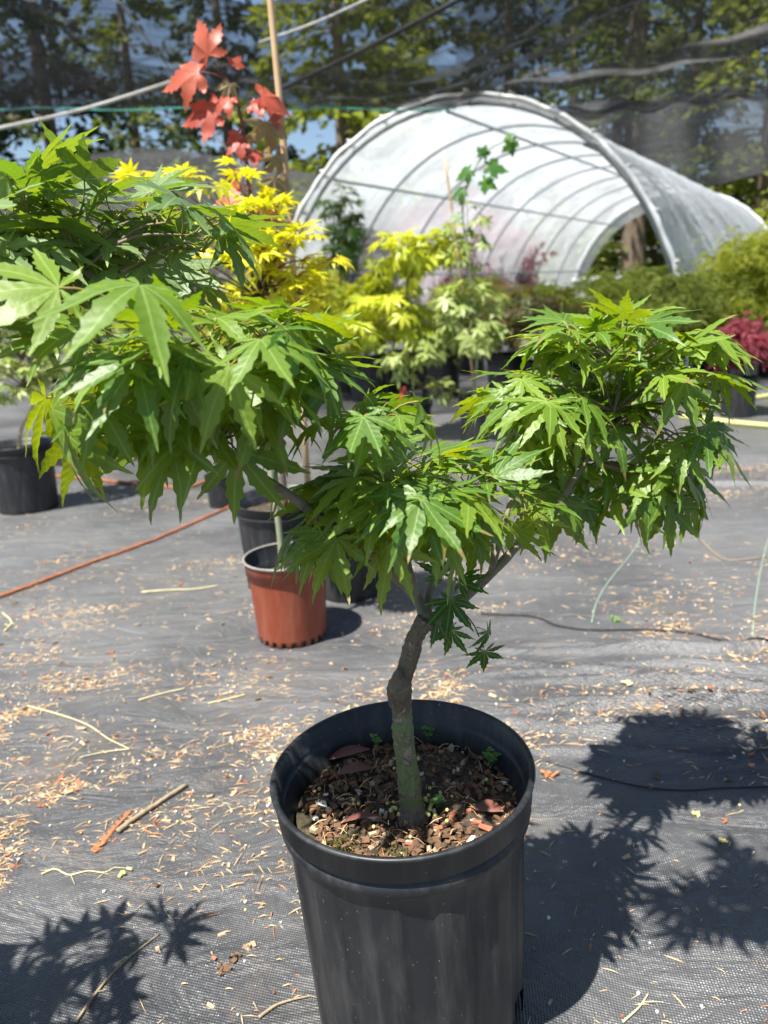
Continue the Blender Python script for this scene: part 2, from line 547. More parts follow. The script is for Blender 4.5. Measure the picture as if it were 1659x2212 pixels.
def gz(x, y):
    return float(ground_height(np.float64(x), np.float64(y)))


# ------------------------------------------------------------------ far trees
def conifer_mesh(seed, h, spread, nb, mats, droop=.35, dens=1.0, leaf=.30, crown0=.12):
    rng = random.Random(seed)
    tr = MB()
    pts = [Vector((0.03 * h * math.sin(k * .6 + seed) * .15, 0, h * k / 10)) for k in range(11)]
    tr.tube(pts, [max(.02, .016 * h * (1 - k / 10.3)) for k in range(11)], 8, jit=.06, rng=rng)
    cr, lm = MB(), MB()
    for b in range(nb):
        t = crown0 + (1 - crown0) * (b / nb) ** .9
        z = h * t
        az = rng.uniform(0, 6.283)
        L = spread * (1 - t) ** .75 * rng.uniform(.55, 1.1) + .25
        d = Vector((math.cos(az), math.sin(az), rng.uniform(-.1, .25)))
        bp = [Vector((0, 0, z)) + d * (L * k / 5) + Vector((0, 0, -droop * L * (k / 5) ** 2)) for k in range(6)]
        lm.tube(bp, lin(.012 * L + .01, .006, 6), 4, cap=False)
        nleaf = int(L * 26 * dens) + 5
        for q in range(nleaf):
            u = rng.uniform(.18, 1.03)
            k = min(4, int(u * 5))
            p = bp[k].lerp(bp[k + 1], u * 5 - k)
            side = Vector((-d.y, d.x, 0)) * rng.gauss(0, .16 * L * (1.15 - u))
            p = p + side + Vector((0, 0, rng.gauss(-.07, .10)))
            dirv = (d * rng.uniform(.3, 1) + side * 2 + Vector((rng.gauss(0, .4), rng.gauss(0, .4), rng.uniform(-.9, .1)))).normalized()
            n = dirv.cross(Vector((rng.gauss(0, 1), rng.gauss(0, 1), rng.gauss(0, 1)))).normalized()
            s = leaf * rng.uniform(.5, 1.2)
            wv = n * s * .30
            cr.add([p, p + dirv * s * .45 + wv, p + dirv * s, p + dirv * s * .5 - wv], [(0, 1, 2, 3)])
    return tr.mesh('trunk', [mats[0]]), lm.mesh('limbs', [mats[0]]), cr.mesh('crown', [mats[1]], False)


def round_tree_mesh(seed, h, rad, nleaf, mats, leaf=.22, z0=.3):
    rng = random.Random(seed)
    tr, lm, cr = MB(), MB(), MB()
    pts = [Vector((.05 * h * math.sin(k + seed), .04 * h * math.cos(k * 1.3), h * .8 * k / 6)) for k in range(7)]
    pts[0] = Vector((0, 0, 0))
    tr.tube(pts, lin(.028 * h + .02, .012, 7), 7)
    clumps = []
    for b in range(int(14 + h * 3)):
        a, t = rng.uniform(0, 6.283), rng.uniform(z0, 1)
        r = rad * math.sqrt(max(.05, 1 - (2 * (t - z0) / (1 - z0) - .9) ** 2 * .8)) * rng.uniform(.3, 1)
        c = Vector((r * math.cos(a), r * math.sin(a), h * t))
        st = pts[min(6, int(t * 5))]
        lm.tube([st, st.lerp(c, .5) + Vector((0, 0, .05 * h)), c], [.02 * h * .5, .012 * h * .5, .004 * h], 4, cap=False)
        clumps.append((c, rad * rng.uniform(.18, .36)))
    for q in range(nleaf):
        c, cr_ = rng.choice(clumps)
        p = c + Vector((rng.gauss(0, 1), rng.gauss(0, 1), rng.gauss(0, .7))) * cr_ * .6
        dv = Vector((rng.gauss(0, 1), rng.gauss(0, 1), rng.gauss(-.3, .7))).normalized()
        n = dv.cross(Vector((rng.gauss(0, 1), rng.gauss(0, 1), rng.gauss(0, 1)))).normalized()
        s = leaf * rng.uniform(.5, 1.2)
        cr.add([p, p + dv * s * .5 + n * s * .32, p + dv * s, p + dv * s * .5 - n * s * .32], [(0, 1, 2, 3)])
    return tr.mesh('trunk', [mats[0]]), lm.mesh('limbs', [mats[0]]), cr.mesh('crown', [mats[1]], False)


def plant_far(name, meshes, loc, rz, sc, label, cat, group):
    root = empty(name, loc, label, cat, group)
    root.rotation_euler = (0, 0, rz)
    root.scale = (sc, sc, sc)
    for nm, me in zip(('trunk', 'limb', 'crown'), meshes):
        if me is not None:
            put(nm, me, root)
    return root


FIR = [conifer_mesh(1, 16, 3.4, 120, ('bark_far', 'fir'), dens=1.0), conifer_mesh(2, 17, 2.9, 130, ('bark_far', 'fir_blue'), dens=.9),
       conifer_mesh(3, 14, 3.6, 105, ('bark_far', 'yellow_tree'), dens=1.0, leaf=.34)]
DEAD = conifer_mesh(5, 13, 2.6, 90, ('bark_grey', 'fir'), dens=.10, droop=.1)
far_list = [
    (-60, 20, 0, .9, 'fir_tree', 'tall fir at the far left edge behind the sagging net'),
    (160, 23, 1, 1.0, 'fir_tree', 'dark narrow fir with sky gaps at the upper left behind the net'),
    (330, 30, 0, 1.1, 'fir_tree', 'fir behind the net between the left sky gap and the red maple leaf'),
    (520, 27, 1, 1.0, 'fir_tree', 'dark fir behind the bamboo cane and red leaves'),
    (760, 20, 2, .95, 'yellow_green_tree', 'yellow green tree behind the net left of the greenhouse crest'),
    (930, 26, 0, 1.1, 'fir_tree', 'fir standing right behind the greenhouse crest'),
    (1100, 31, 1, 1.1, 'fir_tree', 'dark fir above the greenhouse crest, furthest back'),
    (1320, 27, 1, 1.0, 'fir_tree', 'dark fir behind the bare grey tree at the upper right'),
    (1480, 24, 0, .95, 'fir_tree', 'fir behind the net right of the bare grey tree'),
    (1640, 20, 2, .9, 'yellow_green_tree', 'bright yellow green tree at the upper right corner'),
    (1760, 25, 1, 1.0, 'fir_tree', 'dark blue green fir at the right edge beyond the greenhouse'),
]
for i, (px, Y, k, sc, nm, lb) in enumerate(far_list):
    p = at(px, 600, Y)
    plant_far(nm, FIR[k], (p.x, Y, 0), i * 1.37, sc, lb, 'tree', 'trees behind the nursery')
p = at(1230, 600, 22)
plant_far('bare_tree', DEAD, (p.x, 22, 0), .4, 1, 'bare grey branched tree behind the net above the greenhouse', 'tree', 'trees behind the nursery')
p = at(1362, 600, 21)
tk = empty('pine_tree', (p.x, 21, 0), 'thick brown tree trunk seen through the far greenhouse opening', 'tree', 'trees behind the nursery')
mb = MB()
mb.tube([Vector((.05 * math.sin(k), 0, k * 1.2)) for k in range(11)], lin(.34, .14, 11), 12, jit=.05, rng=random.Random(3))
mb.build('trunk', 'bark_far', tk)
put('crown', FIR[0][2], tk, Matrix.Translation((0, 0, 2.4)) @ Matrix.Scale(.8, 4))
SH = [round_tree_mesh(11, 2.6, 1.5, 2600, ('bark_far', 'shrub_green')), round_tree_mesh(12, 3.2, 1.6, 2600, ('bark_far', 'yellow_tree'))]
for i, (px, Y, k, sc, lb) in enumerate([
        (-40, 15, 1, 1.0, 'yellowish shrub at the left edge under the teal cord'), (190, 17, 0, 1.15, 'green shrub under the teal cord left of the red leaves'),
        (420, 16, 1, .95, 'yellowish shrub behind the lower red maple leaf'), (610, 18, 0, 1.1, 'green shrub behind the bamboo cane'),
        (1230, 22, 0, 1.0, 'low green shrub left of the trunk in the greenhouse opening'), (1310, 24, 1, 1.2, 'yellow green shrub behind the trunk in the greenhouse opening'),
        (1420, 23, 0, 1.1, 'green shrub right of the trunk in the greenhouse opening'), (1590, 26, 1, 1.2, 'yellow green shrub hidden behind the greenhouse side'),
        (1720, 19, 0, 1.0, 'green shrub at the far right behind the greenhouse')]):
    p = at(px, 600, Y)
    plant_far('shrub', SH[k], (p.x, Y, 0), i * 2.1, sc, lb, 'shrub', 'shrubs behind the nursery')


# ------------------------------------------------------------------ hoop greenhouse
def greenhouse():
    x0, y0, th, a, h, n, L = .748, 7.568, .553, 2.149, 2.433, 2.09, 10.2
    ax, pe = Vector((math.sin(th), math.cos(th), 0)), Vector((math.cos(th), -math.sin(th), 0))
    O = Vector((x0, y0, 0))

    def P(t, s, k=1.0):
        c, sn = math.cos(t), math.sin(t)
        u = a * k * math.copysign(abs(c) ** (2 / n), c)
        z = h * k * abs(sn) ** (2 / n)
        return pe * u + ax * s + Vector((0, 0, z))
    root = empty('hoop_greenhouse', O, 'arched tunnel greenhouse with milky plastic film over metal hoops', 'greenhouse')
    NH = 9
    for i in range(NH):
        s = L * i / (NH - 1)
        mb = MB()
        mb.tube([P(math.pi * j / 40, s, .985) for j in range(41)], .017 if 0 < i < NH - 1 else .022, 8)
        hp = mb.build('hoop', 'galv', root)
        if i == 0:
            hoop0 = hp
    for t in (math.pi / 2, math.pi * .30, math.pi * .70, math.pi * .86, math.pi * .14):
        mb = MB()
        mb.tube([P(t, L * k / 8, .968) for k in range(9)], .016, 8)
        mb.build('purlin', 'galv', root)
    for s in (-1, 1):
        mb = MB()
        mb.tube([pe * (a * .985 * s) + ax * (L * k / 6) + Vector((0, 0, .8)) for k in range(7)], .02, 6)
        mb.build('side_rail', 'white_batten', root)
    # film: sags a little between hoops, with fine wrinkles
    rng = np.random.default_rng(3)
    nt_, ns = 80, 161
    vs = []
    for j in range(ns):
        s = -.06 + (L + .12) * j / (ns - 1)
        ph = (s / L * (NH - 1)) % 1
        sag = .013 * math.sin(math.pi * ph) ** .8
        for i in range(nt_ + 1):
            t = math.pi * i / nt_
            wr = .0035 * math.sin(s * 31 + 3 * math.sin(t * 5)) * math.sin(t * 3 + s) + .0025 * math.sin(t * 60 + s * 4)
            vs.append(P(t, s, 1.003 - sag + wr))
    fs = [(j * (nt_ + 1) + i, j * (nt_ + 1) + i + 1, (j + 1) * (nt_ + 1) + i + 1, (j + 1) * (nt_ + 1) + i) for j in range(ns - 1) for i in range(nt_)]
    mb = MB()
    mb.add(vs, fs)
    mb.build('plastic_film', 'film', root)
    # doubled film edge clamped on both end hoops
    for s0, wdt, nm in ((-.12, .07, 'film_hem'), (L - .02, .09, 'film_hem')):
        mb = MB()
        pts = []
        for i in range(90):
            t = math.pi * i / 89
            k = 1.006 + .002 * math.sin(t * 37 + s0)
            pts.append(P(t, s0 + wdt * .5 + .012 * math.sin(t * 23), k))
        mb.tube(pts, [.024 + .003 * math.sin(i * 1.7) for i in range(90)], 7)
        mb.build(nm, 'white_batten', root)
    for i in range(14):
        t = math.pi * (.12 + .76 * i / 13)
        mb = MB()
        c = P(t, -.05, 1.02)
        mb.tube([c - ax * .05, c, c + ax * .05], [.012, .016, .012], 8)
        mb.build('film_clip', 'white_batten', hoop0)
    # far end: sill board and a narrow film return
    mb = MB()
    mb.tube([pe * (a * .97 * k) + ax * L + Vector((0, 0, .86)) for k in (-1, -.5, 0, .5, 1)], .045, 4)
    mb.build('sill_board', 'white_batten', root)
    mb = MB()
    vs, fs = [], []
    for i in range(61):
        t = math.pi * i / 60
        vs += [P(t, L, 1.0), P(t, L + .01, .90)]
    fs = [(2 * i, 2 * i + 1, 2 * i + 3, 2 * i + 2) for i in range(60)]
    mb.add(vs, fs)
    mb.build('end_film', 'film', root)
    # dark shade curtain hanging inside the near left bay
    mb = MB()
    vs = []
    for i in range(25):
        s = .6 + .055 * i
        for k in range(9):
            z = 1.75 - 1.1 * k / 8
            vs.append(pe * (-a * .80 + .05 * math.sin(i * 1.1) * (k / 8 + .3)) + ax * s + Vector((0, 0, z)))
    fs = [(i * 9 + k, i * 9 + k + 1, (i + 1) * 9 + k + 1, (i + 1) * 9 + k) for i in range(24) for k in range(8)]
    mb.add(vs, fs)
    c_ = mb.build('shade_curtain', 'net_dense')
    c_.location = O
    tag(c_, 'dark shade cloth hanging inside the left side of the greenhouse', 'shade cloth')
    return O, ax, pe, a, L


GO, GAX, GPE, GA, GL = greenhouse()


# ------------------------------------------------------------------ shade nets and cords
def net_surface(name, corners, nu, nv, fn, mat, label, extra=None):
    """corners: four points (u0v0,u1v0,u1v1,u0v1); fn(u,v) -> offset"""
    a, b, c, d = [Vector(p) for p in corners]
    org = (a + b) / 2
    vs = []
    for j in range(nv + 1):
        v = j / nv
        for i in range(nu + 1):
            u = i / nu
            vs.append(a.lerp(b, u).lerp(d.lerp(c, u), v) + Vector(fn(u, v)) - org)
    fs = [(j * (nu + 1) + i, j * (nu + 1) + i + 1, (j + 1) * (nu + 1) + i + 1, (j + 1) * (nu + 1) + i) for j in range(nv) for i in range(nu)]
    mb = MB()
    mb.add(vs, fs)
    o = mb.build(name, mat)
    o.location = org
    tag(o, label, 'shade net')
    return o


def crinkle(u, v, s):
    return .035 * math.sin(u * 61 + 4 * math.sin(v * 5 + s)) * math.sin(v * 3 + u * 7) + .02 * math.sin(v * 30 + 9 * math.sin(u * 9 + s))


# main roof net: from overhead down to its front cord
nA = net_surface('shade_net', [at(-130, 236, 7.3), at(985, 232, 7.3), at(1500, -60, 4.6), at(-420, -60, 4.6)], 140, 60,
                 lambda u, v: (0, 0, crinkle(u, v, 1) + .30 * math.sin(u * 5.5 + .7) * v * (1 - v) - .12 * math.sin(math.pi * u) * v - .03 * (1 - v) * math.sin(u * 9)), 'net',
                 'sagging black shade net overhead above the red maple leaves')
mb = MB()
mb.tube([at(lin(-120, 985, 24)[i], 236 + 3 * math.sin(i), 7.3) - nA.location for i in range(24)], .007, 6)
mb.build('edge_cord', 'teal', nA)
nB = net_surface('shade_net', [at(985, 226, 7.35), at(1720, 205, 8.2), at(1760, -60, 5.0), at(985, -60, 4.7)], 110, 50,
                 lambda u, v: (0, 0, crinkle(u, v, 3) + .28 * math.sin(u * 4.2 + 2) * v * (1 - v)), 'net',
                 'black shade net overhead on the right above the greenhouse')
# low net cover at the left
nC = net_surface('shade_net', [at(-60, 690, 9.0), at(760, 690, 9.0), at(740, 372, 9.3), at(-60, 352, 9.3)], 90, 24,
                 lambda u, v: (0, 0, (.24 * math.exp(-((u - .50) / .27) ** 2) - .04) * v + crinkle(u, v, 5) * .12), 'net_grey',
                 'grey net covered hump behind the yellow leaves at left')
# hanging net right of the greenhouse
nD = net_surface('shade_net', [at(1180, 392, 17.0), at(1780, 384, 17.0), at(1780, 205, 17.2), at(1180, 225, 17.2)], 70, 30,
                 lambda u, v: (0, .15 * math.sin(u * 22), .15 * math.sin(u * 9) * (1 - v)), 'net_dense',
                 'dark net panel hanging behind the right side of the greenhouse')
# folded strip crossing at upper right
nE = net_surface('shade_net', [at(1090, 205, 7.0), at(1760, 75, 6.2), at(1760, 20, 6.2), at(1090, 178, 7.0)], 80, 10,
                 lambda u, v: (0, .02 * math.sin(v * 6 + u * 9), .012 * math.sin(u * 23) - .05 * math.sin(math.pi * u)), 'net_grey',
                 'folded grey net strip slanting across the upper right corner')
nF = net_surface('shade_net', [at(1190, 262, 7.9), at(1760, 196, 8.3), at(1760, 172, 8.3), at(1190, 236, 7.9)], 70, 8,
                 lambda u, v: (0, .03 * math.sin(v * 20 + u * 9), .03 * math.sin(u * 30)), 'net_dense',
                 'rolled net hem running right from the greenhouse crest')


nG = net_surface('shade_net', [at(-130, 234, 7.25), at(985, 231, 7.25), at(985, 150, 7.0), at(-130, 128, 7.0)], 120, 24,
                 lambda u, v: (0, .02 * math.sin(u * 40 + v * 9), .05 * math.sin(u * 6 + 1) * v + .012 * math.sin(v * 30 + 5 * math.sin(u * 11))), 'net_fold',
                 'gathered dark hem of the roof net just above the teal cord')


def cord(name, pts, r, mat, label, cat='cord', n=6, sm=4):
    P = smooth_path(pts, sm) if len(pts) > 2 else [Vector(q) for q in pts]
    org = P[0].copy()
    mb = MB()
    mb.tube([q - org for q in P], r, n)
    o = mb.build(name, mat)
    o.location = org
    return tag(o, label, cat)


cord('support_rope', [at(-30, 283, 6.0), at(180, 236, 6.2), at(390, 170, 6.4)], .012, 'white_rope', 'thick white rope slanting up to the red maple leaf', 'rope')
cord('support_rope', [at(240, -20, 5.0), at(310, 75, 5.7), at(385, 172, 6.4)], .008, 'white_rope', 'pale rope running from the top edge down to the red leaf', 'rope')
cord('support_rope', [at(560, 92, 5.6), at(680, 50, 5.2), at(830, -18, 4.8)], .008, 'white_rope', 'pale rope beside the top of the bamboo cane', 'rope')
cord('support_rope', [at(420, 240, 7.3), at(500, 335, 7.6), at(560, 420, 7.9)], .008, 'white_rope', 'thin rope hanging behind the lower red leaves', 'rope')
cord('net_cord', [at(560, 215, 6.4), at(760, 120, 5.6), at(1010, -10, 4.9)], .014, 'dark_rope', 'dark cord crossing the net from the red leaves to the top edge', 'rope')


# ------------------------------------------------------------------ leaves
def leaf_mesh(mats, seed, L=.07, nl=7, serr=.16, ns=12, droop=30, curl=.5, fold=.18, pet=.035, petr=.0007, W=.135, side=.35, wob=.05):
    rng = random.Random(seed)
    lens = {7: [1, .95, .95, .74, .74, .40, .40], 5: [1, .86, .86, .52, .52], 9: [1, .97, .97, .85, .85, .62, .62, .36, .36]}[nl]
    angs = {7: [0, 37, -37, 76, -76, 119, -119], 5: [0, 50, -50, 104, -104], 9: [0, 31, -31, 63, -63, 97, -97, 133, -133]}[nl]
    half = {7: 18.8, 5: 26, 9: 15.9}[nl]
    tp = [0, .1, .22, .35, .48, .6, .72, .84, .93, 1]
    wp = [.02, .06, .10, .128, .135, .120, .084, .040, .016, 0]
    mb = MB()
    dr = R_(droop)
    sy, cy = math.sin(dr), math.cos(dr)
    pe_end = Vector((0, pet * .93, pet * .30))

    def place(x, y, z):
        y2, z2 = y * cy + z * sy, -y * sy + z * cy
        return (x + pe_end.x, y2 + pe_end.y, z2 + pe_end.z)
    order = sorted(range(nl), key=lambda i: angs[i])
    for i in range(nl):
        Ll = L * lens[i] * rng.uniform(.93, 1.06)
        a = R_(angs[i] + rng.uniform(-2.5, 2.5) * (abs(angs[i]) > 0))
        ca, sa = math.cos(math.pi / 2 - a), math.sin(math.pi / 2 - a)
        th = math.tan(R_(half))
        tw = rng.uniform(-.35, .35)
        bend = rng.uniform(-.12, .12)
        lob = curl * rng.uniform(.6, 1.4)
        phs = rng.uniform(0, 6)
        rows = []
        for k in range(ns + 1):
            t = k / ns
            r = Ll * t
            wd = float(np.interp(t, tp, wp)) / .135 * W * Ll * rng.uniform(.95, 1.05)
            cut = r * th
            free = wd < cut * .98
            row = []
            for sgn in (-1, 0, 1):
                ww, rr = wd, r
                if sgn:
                    if free and 0 < k < ns:
                        tooth = 1 if k % 2 else -1
                        ww = wd * (1 + serr * tooth)
                        rr = r + (.018 * Ll if tooth > 0 else -.006 * Ll)
                    ww = min(ww, max(cut, 1e-5))
                lat = ww * sgn
                px, py = rr, lat + bend * Ll * (t * t)
                x, y = px * ca + py * sa * -1, px * sa + py * ca
                z = fold * ww * abs(sgn) - lob * (rr * rr) / L * .42 - side * (abs(x) ** 1.5) / math.sqrt(L) * .5
                fr = max(0, t - .4)
                z += tw * lat * fr * 2 + wob * L * math.sin(phs + t * 5) * fr
                row.append((place(x, y, z), (abs(lat), rr)))
            rows.append(row)
        b = []
        uv = []
        for row in rows:
            for q, u in row:
                b.append(q)
                uv.append(u)
        fs = []
        for k in range(ns):
            o = k * 3
            fs += [(o, o + 1, o + 4, o + 3), (o + 1, o + 2, o + 5, o + 4)] if k < ns - 1 else [(o, o + 1, o + 4), (o + 1, o + 2, o + 4)]
        mb.add(b, fs, 0, uv)
    pp = [Vector((0, pet * .93 * t, pet * (.30 * t + .12 * math.sin(math.pi * t)))) for t in (0, .25, .5, .75, 1)]
    mb.tube(pp, [petr * 1.7, petr * 1.1, petr, petr, petr * 1.2], 5, 1, cap=False)
    # all faces should face up (+z side) for consistent shading
    return mb.mesh('leaf', mats)


def leafset(mat, stalk='petiole', n=4, droops=(8, 25, 45, 65), seed=0, **kw):
    out = []
    for di, d in enumerate(droops):
        out.append([leaf_mesh([mat, stalk], seed * 100 + di * 10 + i, droop=d, curl=.12 + .2 * ((i * 7) % 4), fold=.08 + .10 * (i % 3), side=.2 + .2 * ((i + di) % 3), **kw) for i in range(n)])
    return out


def frame(node, fwd, up, sc):
    y = fwd.normalized()
    x = y.cross(up)
    if x.length < 1e-3:
        x = Vector((1, 0, 0))
    x.normalize()
    z = x.cross(y)
    m = Matrix((x, y, z)).transposed().to_4x4() @ Matrix.Scale(sc, 4)
    m.translation = node
    return m


class Plant:
    """a plant whose leaves are single objects on twigs; root at its base"""

    def __init__(s, name, base, label, cat, leaves, seed, group=None, bark='branch', twigmat='twig'):
        s.root = empty(name, base, label, cat, group)
        s.base = Vector(base)
        s.lv = leaves
        s.rng = random.Random(seed)
        s.bark, s.twm = bark, twigmat
        s.n = 0
        s.cap = 310
        s.limbs = []
        s.over = []

    def limb(s, pts, r0, r1, name='branch', mat=None, n=10, jit=.05, knots=(), sm=6):
        P = smooth_path(pts, sm)
        k = len(P)
        rad = []
        for i in range(k):
            t = i / (k - 1)
            r = r0 + (r1 - r0) * t
            for kt, amp, wd in knots:
                r *= 1 + amp * math.exp(-((t - kt) / wd) ** 2)
            rad.append(r)
        mb = MB()
        mb.tube([q - s.base for q in P], rad, n, jit=jit, rng=s.rng)
        s.limbs.append((mb.build(name, mat or s.bark, s.root), P))
        return P

    def leaf(s, node, fwd, up, sc, dz=None, dk=None):
        k = dk if dk is not None else s.rng.randrange(len(s.lv))
        me = s.rng.choice(s.lv[k])
        fm = frame(node - s.base, fwd, up, sc)
        s.n += 1
        if s.n > s.cap:
            s.over.append((me, fm))
        else:
            put('leaf', me, s.root, fm)

    def flush(s, mats):
        """leaves past the first few hundred become one joined part"""
        mb = MB()
        cache = {}
        tone = []
        for me, fm in s.over:
            if me.name not in cache:
                uvd = me.uv_layers[0].data
                uv = [(1.0, 0.0)] * len(me.vertices)
                for lp in me.loops:
                    uv[lp.vertex_index] = tuple(uvd[lp.index].uv)
                cache[me.name] = ([v.co.copy() for v in me.vertices], [tuple(p.vertices) for p in me.polygons], [p.material_index for p in me.polygons], uv)
            vs, fs, mi, uv = cache[me.name]
            b = len(mb.v)
            mb.v += [tuple(fm @ v) for v in vs]
            mb.f += [tuple(b + i for i in f) for f in fs]
            mb.mi += mi
            mb.uv += uv
            tone += [s.rng.random()] * len(vs)
        if mb.v:
            o = mb.build('leaves', mats, s.root)
            o.data.attributes.new('tone', 'FLOAT', 'POINT').data.foreach_set('value', tone)
            o['kind'] = 'stuff'
        s.over = []

    def cluster(s, c, rad, ntw, per, src, sc=(.8, 1.1), drop=.5, bias=None, shell=.45, twr=.0016):
        """mounded spray: twigs run from src to points in the ellipsoid c, rad; leaves fan out from each"""
        rng = s.rng
        c, src = Vector(c), Vector(src)
        own = min(s.limbs, key=lambda l: min((q - src).length for q in l[1]))[0] if s.limbs else s.root
        for i in range(ntw):
            while True:
                d = Vector((rng.uniform(-1, 1), rng.uniform(-1, 1), rng.uniform(-1, 1)))
                if shell < d.length <= 1:
                    break
            tip = c + Vector((d.x * rad[0], d.y * rad[1], d.z * rad[2]))
            mid = src.lerp(tip, .55) + Vector((rng.gauss(0, .008), rng.gauss(0, .008), .012))
            if twr:
                mb = MB()
                mb.tube([q - s.base for q in smooth_path([src, mid, tip], 4)], lin(twr * 1.4, twr * .6, 9), 5, cap=False)
                mb.build('twig', s.twm, own)
            a0 = rng.uniform(0, 6.283)
            out = Vector((d.x, d.y, 0))
            for q in range(per):
                a = a0 + q * 6.283 / per + rng.gauss(0, .35)
                h = Vector((math.cos(a), math.sin(a), 0)) + out * .9
                if bias:
                    h += Vector(bias)
                if h.length < .15:
                    continue
                h.normalize()
                el = rng.uniform(-.25, .55) + .25 * d.z
                fwd = h * math.cos(el) + Vector((0, 0, math.sin(el)))
                up = Vector((rng.gauss(0, .38), rng.gauss(0, .38), 1)) + out * .15
                # low and outer leaves hang, top ones lie flatter
                g = drop - .38 * d.z + .30 * out.length + rng.gauss(0, .22)
                k = max(0, min(len(s.lv) - 1, int(g * len(s.lv))))
                node = tip.lerp(mid, rng.uniform(0, .35))
                s.leaf(node, fwd, up, rng.uniform(*sc), dk=k)


# ------------------------------------------------------------------ pots
POTS = {}


def pot_profile(kind):
    if kind == 'tall':      # unit: rim radius 1, height 1
        return [(.835, 0), (.85, .012), (.912, .838), (.925, .848), (.958, .854), (.966, .874), (.952, .893), (.928, .898), (.933, .906), (.975, .912), (.978, .985), (1.0, .990), (1.004, 1.0), (.985, 1.004), (.955, .998), (.948, .93), (.915, .915), (.862, .86), (.775, .02), (.3, .015)]
    return [(.78, 0), (.80, .012), (.90, .80), (.93, .815), (.95, .82), (.965, .97), (1.0, .975), (1.004, .995), (.985, 1.003), (.955, .995), (.925, .82), (.865, .79), (.755, .02), (.3, .015)]


def make_pot(loc, R, h, kind, mat, label, soil=.84, group=None, tilt=(0, 0), holes=None, flutes=24, seg=96, rim_mat=None, scallop=False, soilmat_='soil', rz=0.0, in_mat=None):
    root = empty('nursery_pot', loc, label, 'plant pot', group)
    root.rotation_euler = (tilt[0], tilt[1], rz)
    prof = pot_profile(kind)
    pr = [(r * R, z * h) for r, z in prof]

    def mod(a, r, z):
        t = z / h
        if t < .83 and flutes:
            # broad shallow flutes that fade out under the rim
            c = math.cos(a * flutes / 2)
            f = 1 / (1 + math.exp(-max(-40, min(40, 16 * c))))
            env = min(1, max(0, (.81 - t) * 14)) * min(1, t * 18)
            return 1 - .030 * f * env
        return 1
    # refine the wall so flutes follow it
    fine = []
    for (a, b) in zip(pr[:-1], pr[1:]):
        k = 12 if abs(b[1] - a[1]) > .5 * h else 1
        for i in range(k):
            fine.append((a[0] + (b[0] - a[0]) * i / k, a[1] + (b[1] - a[1]) * i / k))
    fine.append(pr[-1])

    def skip(a, z):
        if holes:
            for ha, hw, hh in holes:
                da = (a - ha + math.pi) % (2 * math.pi) - math.pi
                if abs(da) < hw and z < hh * h * (1 - .5 * (abs(da) / hw) ** 3):
                    return True
        if scallop and z < .045 * h and math.cos(a * 22) > .35:
            return True
        return False
    cut = min(i for i, (r, z) in enumerate(fine) if i < len(fine) * .75 and abs(z / h - (.906 if kind == 'tall' else .97)) < .004)
    wall = fine[:cut + 1]
    top_i = max(i for i, q in enumerate(fine) if q[1] > (.905 if kind == 'tall' else .95) * h)
    mb = MB()
    mb.lathe(wall, seg, mod=mod, skip=skip)
    mb.build('wall', mat, root)
    mb = MB()
    mb.lathe(fine[cut:top_i + 1], seg)
    mb.build('rim', rim_mat or mat, root)
    mb = MB()
    mb.lathe(fine[top_i:], seg, skip=skip)
    mb.build('inner_wall', in_mat or mat, root)
    # root ball with a lumpy surface
    rs = float(np.interp(soil, [0, 1], [.755, .872])) * R * .99
    rng = random.Random(int(R * 1e5) + int(loc[0] * 1000))
    mb = MB()
    nr, na = (18, 64) if seg > 60 else (5, 20)
    vs = [(0, 0, soil * h)]
    ph = [rng.uniform(0, 6) for _ in range(6)]
    for i in range(1, nr + 1):
        for j in range(na):
            a = 2 * math.pi * j / na
            r = rs * i / nr
            x, y = r * math.cos(a), r * math.sin(a)
            z = soil * h + R * (.03 * math.sin(x / R * 5 + ph[0]) * math.cos(y / R * 4 + ph[1]) + .018 * math.sin(x / R * 13 + ph[2]) * math.sin(y / R * 12 + ph[3]) + rng.uniform(-.012, .012) * (i < nr))
            vs.append((x, y, z))
    fs = [(0, 1 + j, 1 + (j + 1) % na) for j in range(na)]
    for i in range(nr - 1):
        for j in range(na):
            fs.append((1 + i * na + j, 1 + (i + 1) * na + j, 1 + (i + 1) * na + (j + 1) % na, 1 + i * na + (j + 1) % na))
    b0 = len(vs)
    for j in range(na):
        a = 2 * math.pi * j / na
        vs.append((R * .74 * math.cos(a), R * .765 * math.sin(a), .02 * h))
    for j in range(na):
        fs.append((1 + (nr - 1) * na + j, b0 + j, b0 + (j + 1) % na, 1 + (nr - 1) * na + (j + 1) % na))
    mb.add(vs, fs)
    mb.build('soil', soilmat_, root)
    return root


# ------------------------------------------------------------------ main potted maple
POT_C = Vector((.014, .74, 0))
POT_H, POT_R = .33, .145
SOIL_Z = POT_H * .85
POT_C.z = gz(POT_C.x, POT_C.y)
pot = make_pot(POT_C, POT_R, POT_H, 'tall', 'pot_black', 'large black nursery pot in front holding the small green maple', soil=.85,
               tilt=(0, R_(-1.6)), holes=[(R_(-24), .15, .17), (R_(110), .1, .12), (R_(230), .1, .12)], flutes=24, seg=240, rz=.05)

LV = leafset('leaf', n=7, seed=1, droops=(0, 12, 28, 48, 70), L=.062, W=.116, pet=.036, wob=.10)
tb = gnd(893, 1768, SOIL_Z + .002)
mp = Plant('japanese_maple', tb, 'small green maple with bent trunk growing in the large black pot', 'maple tree', LV, 21)
Yt = tb.y


def tp(px, py, Y):
    return at(px, py, Y)


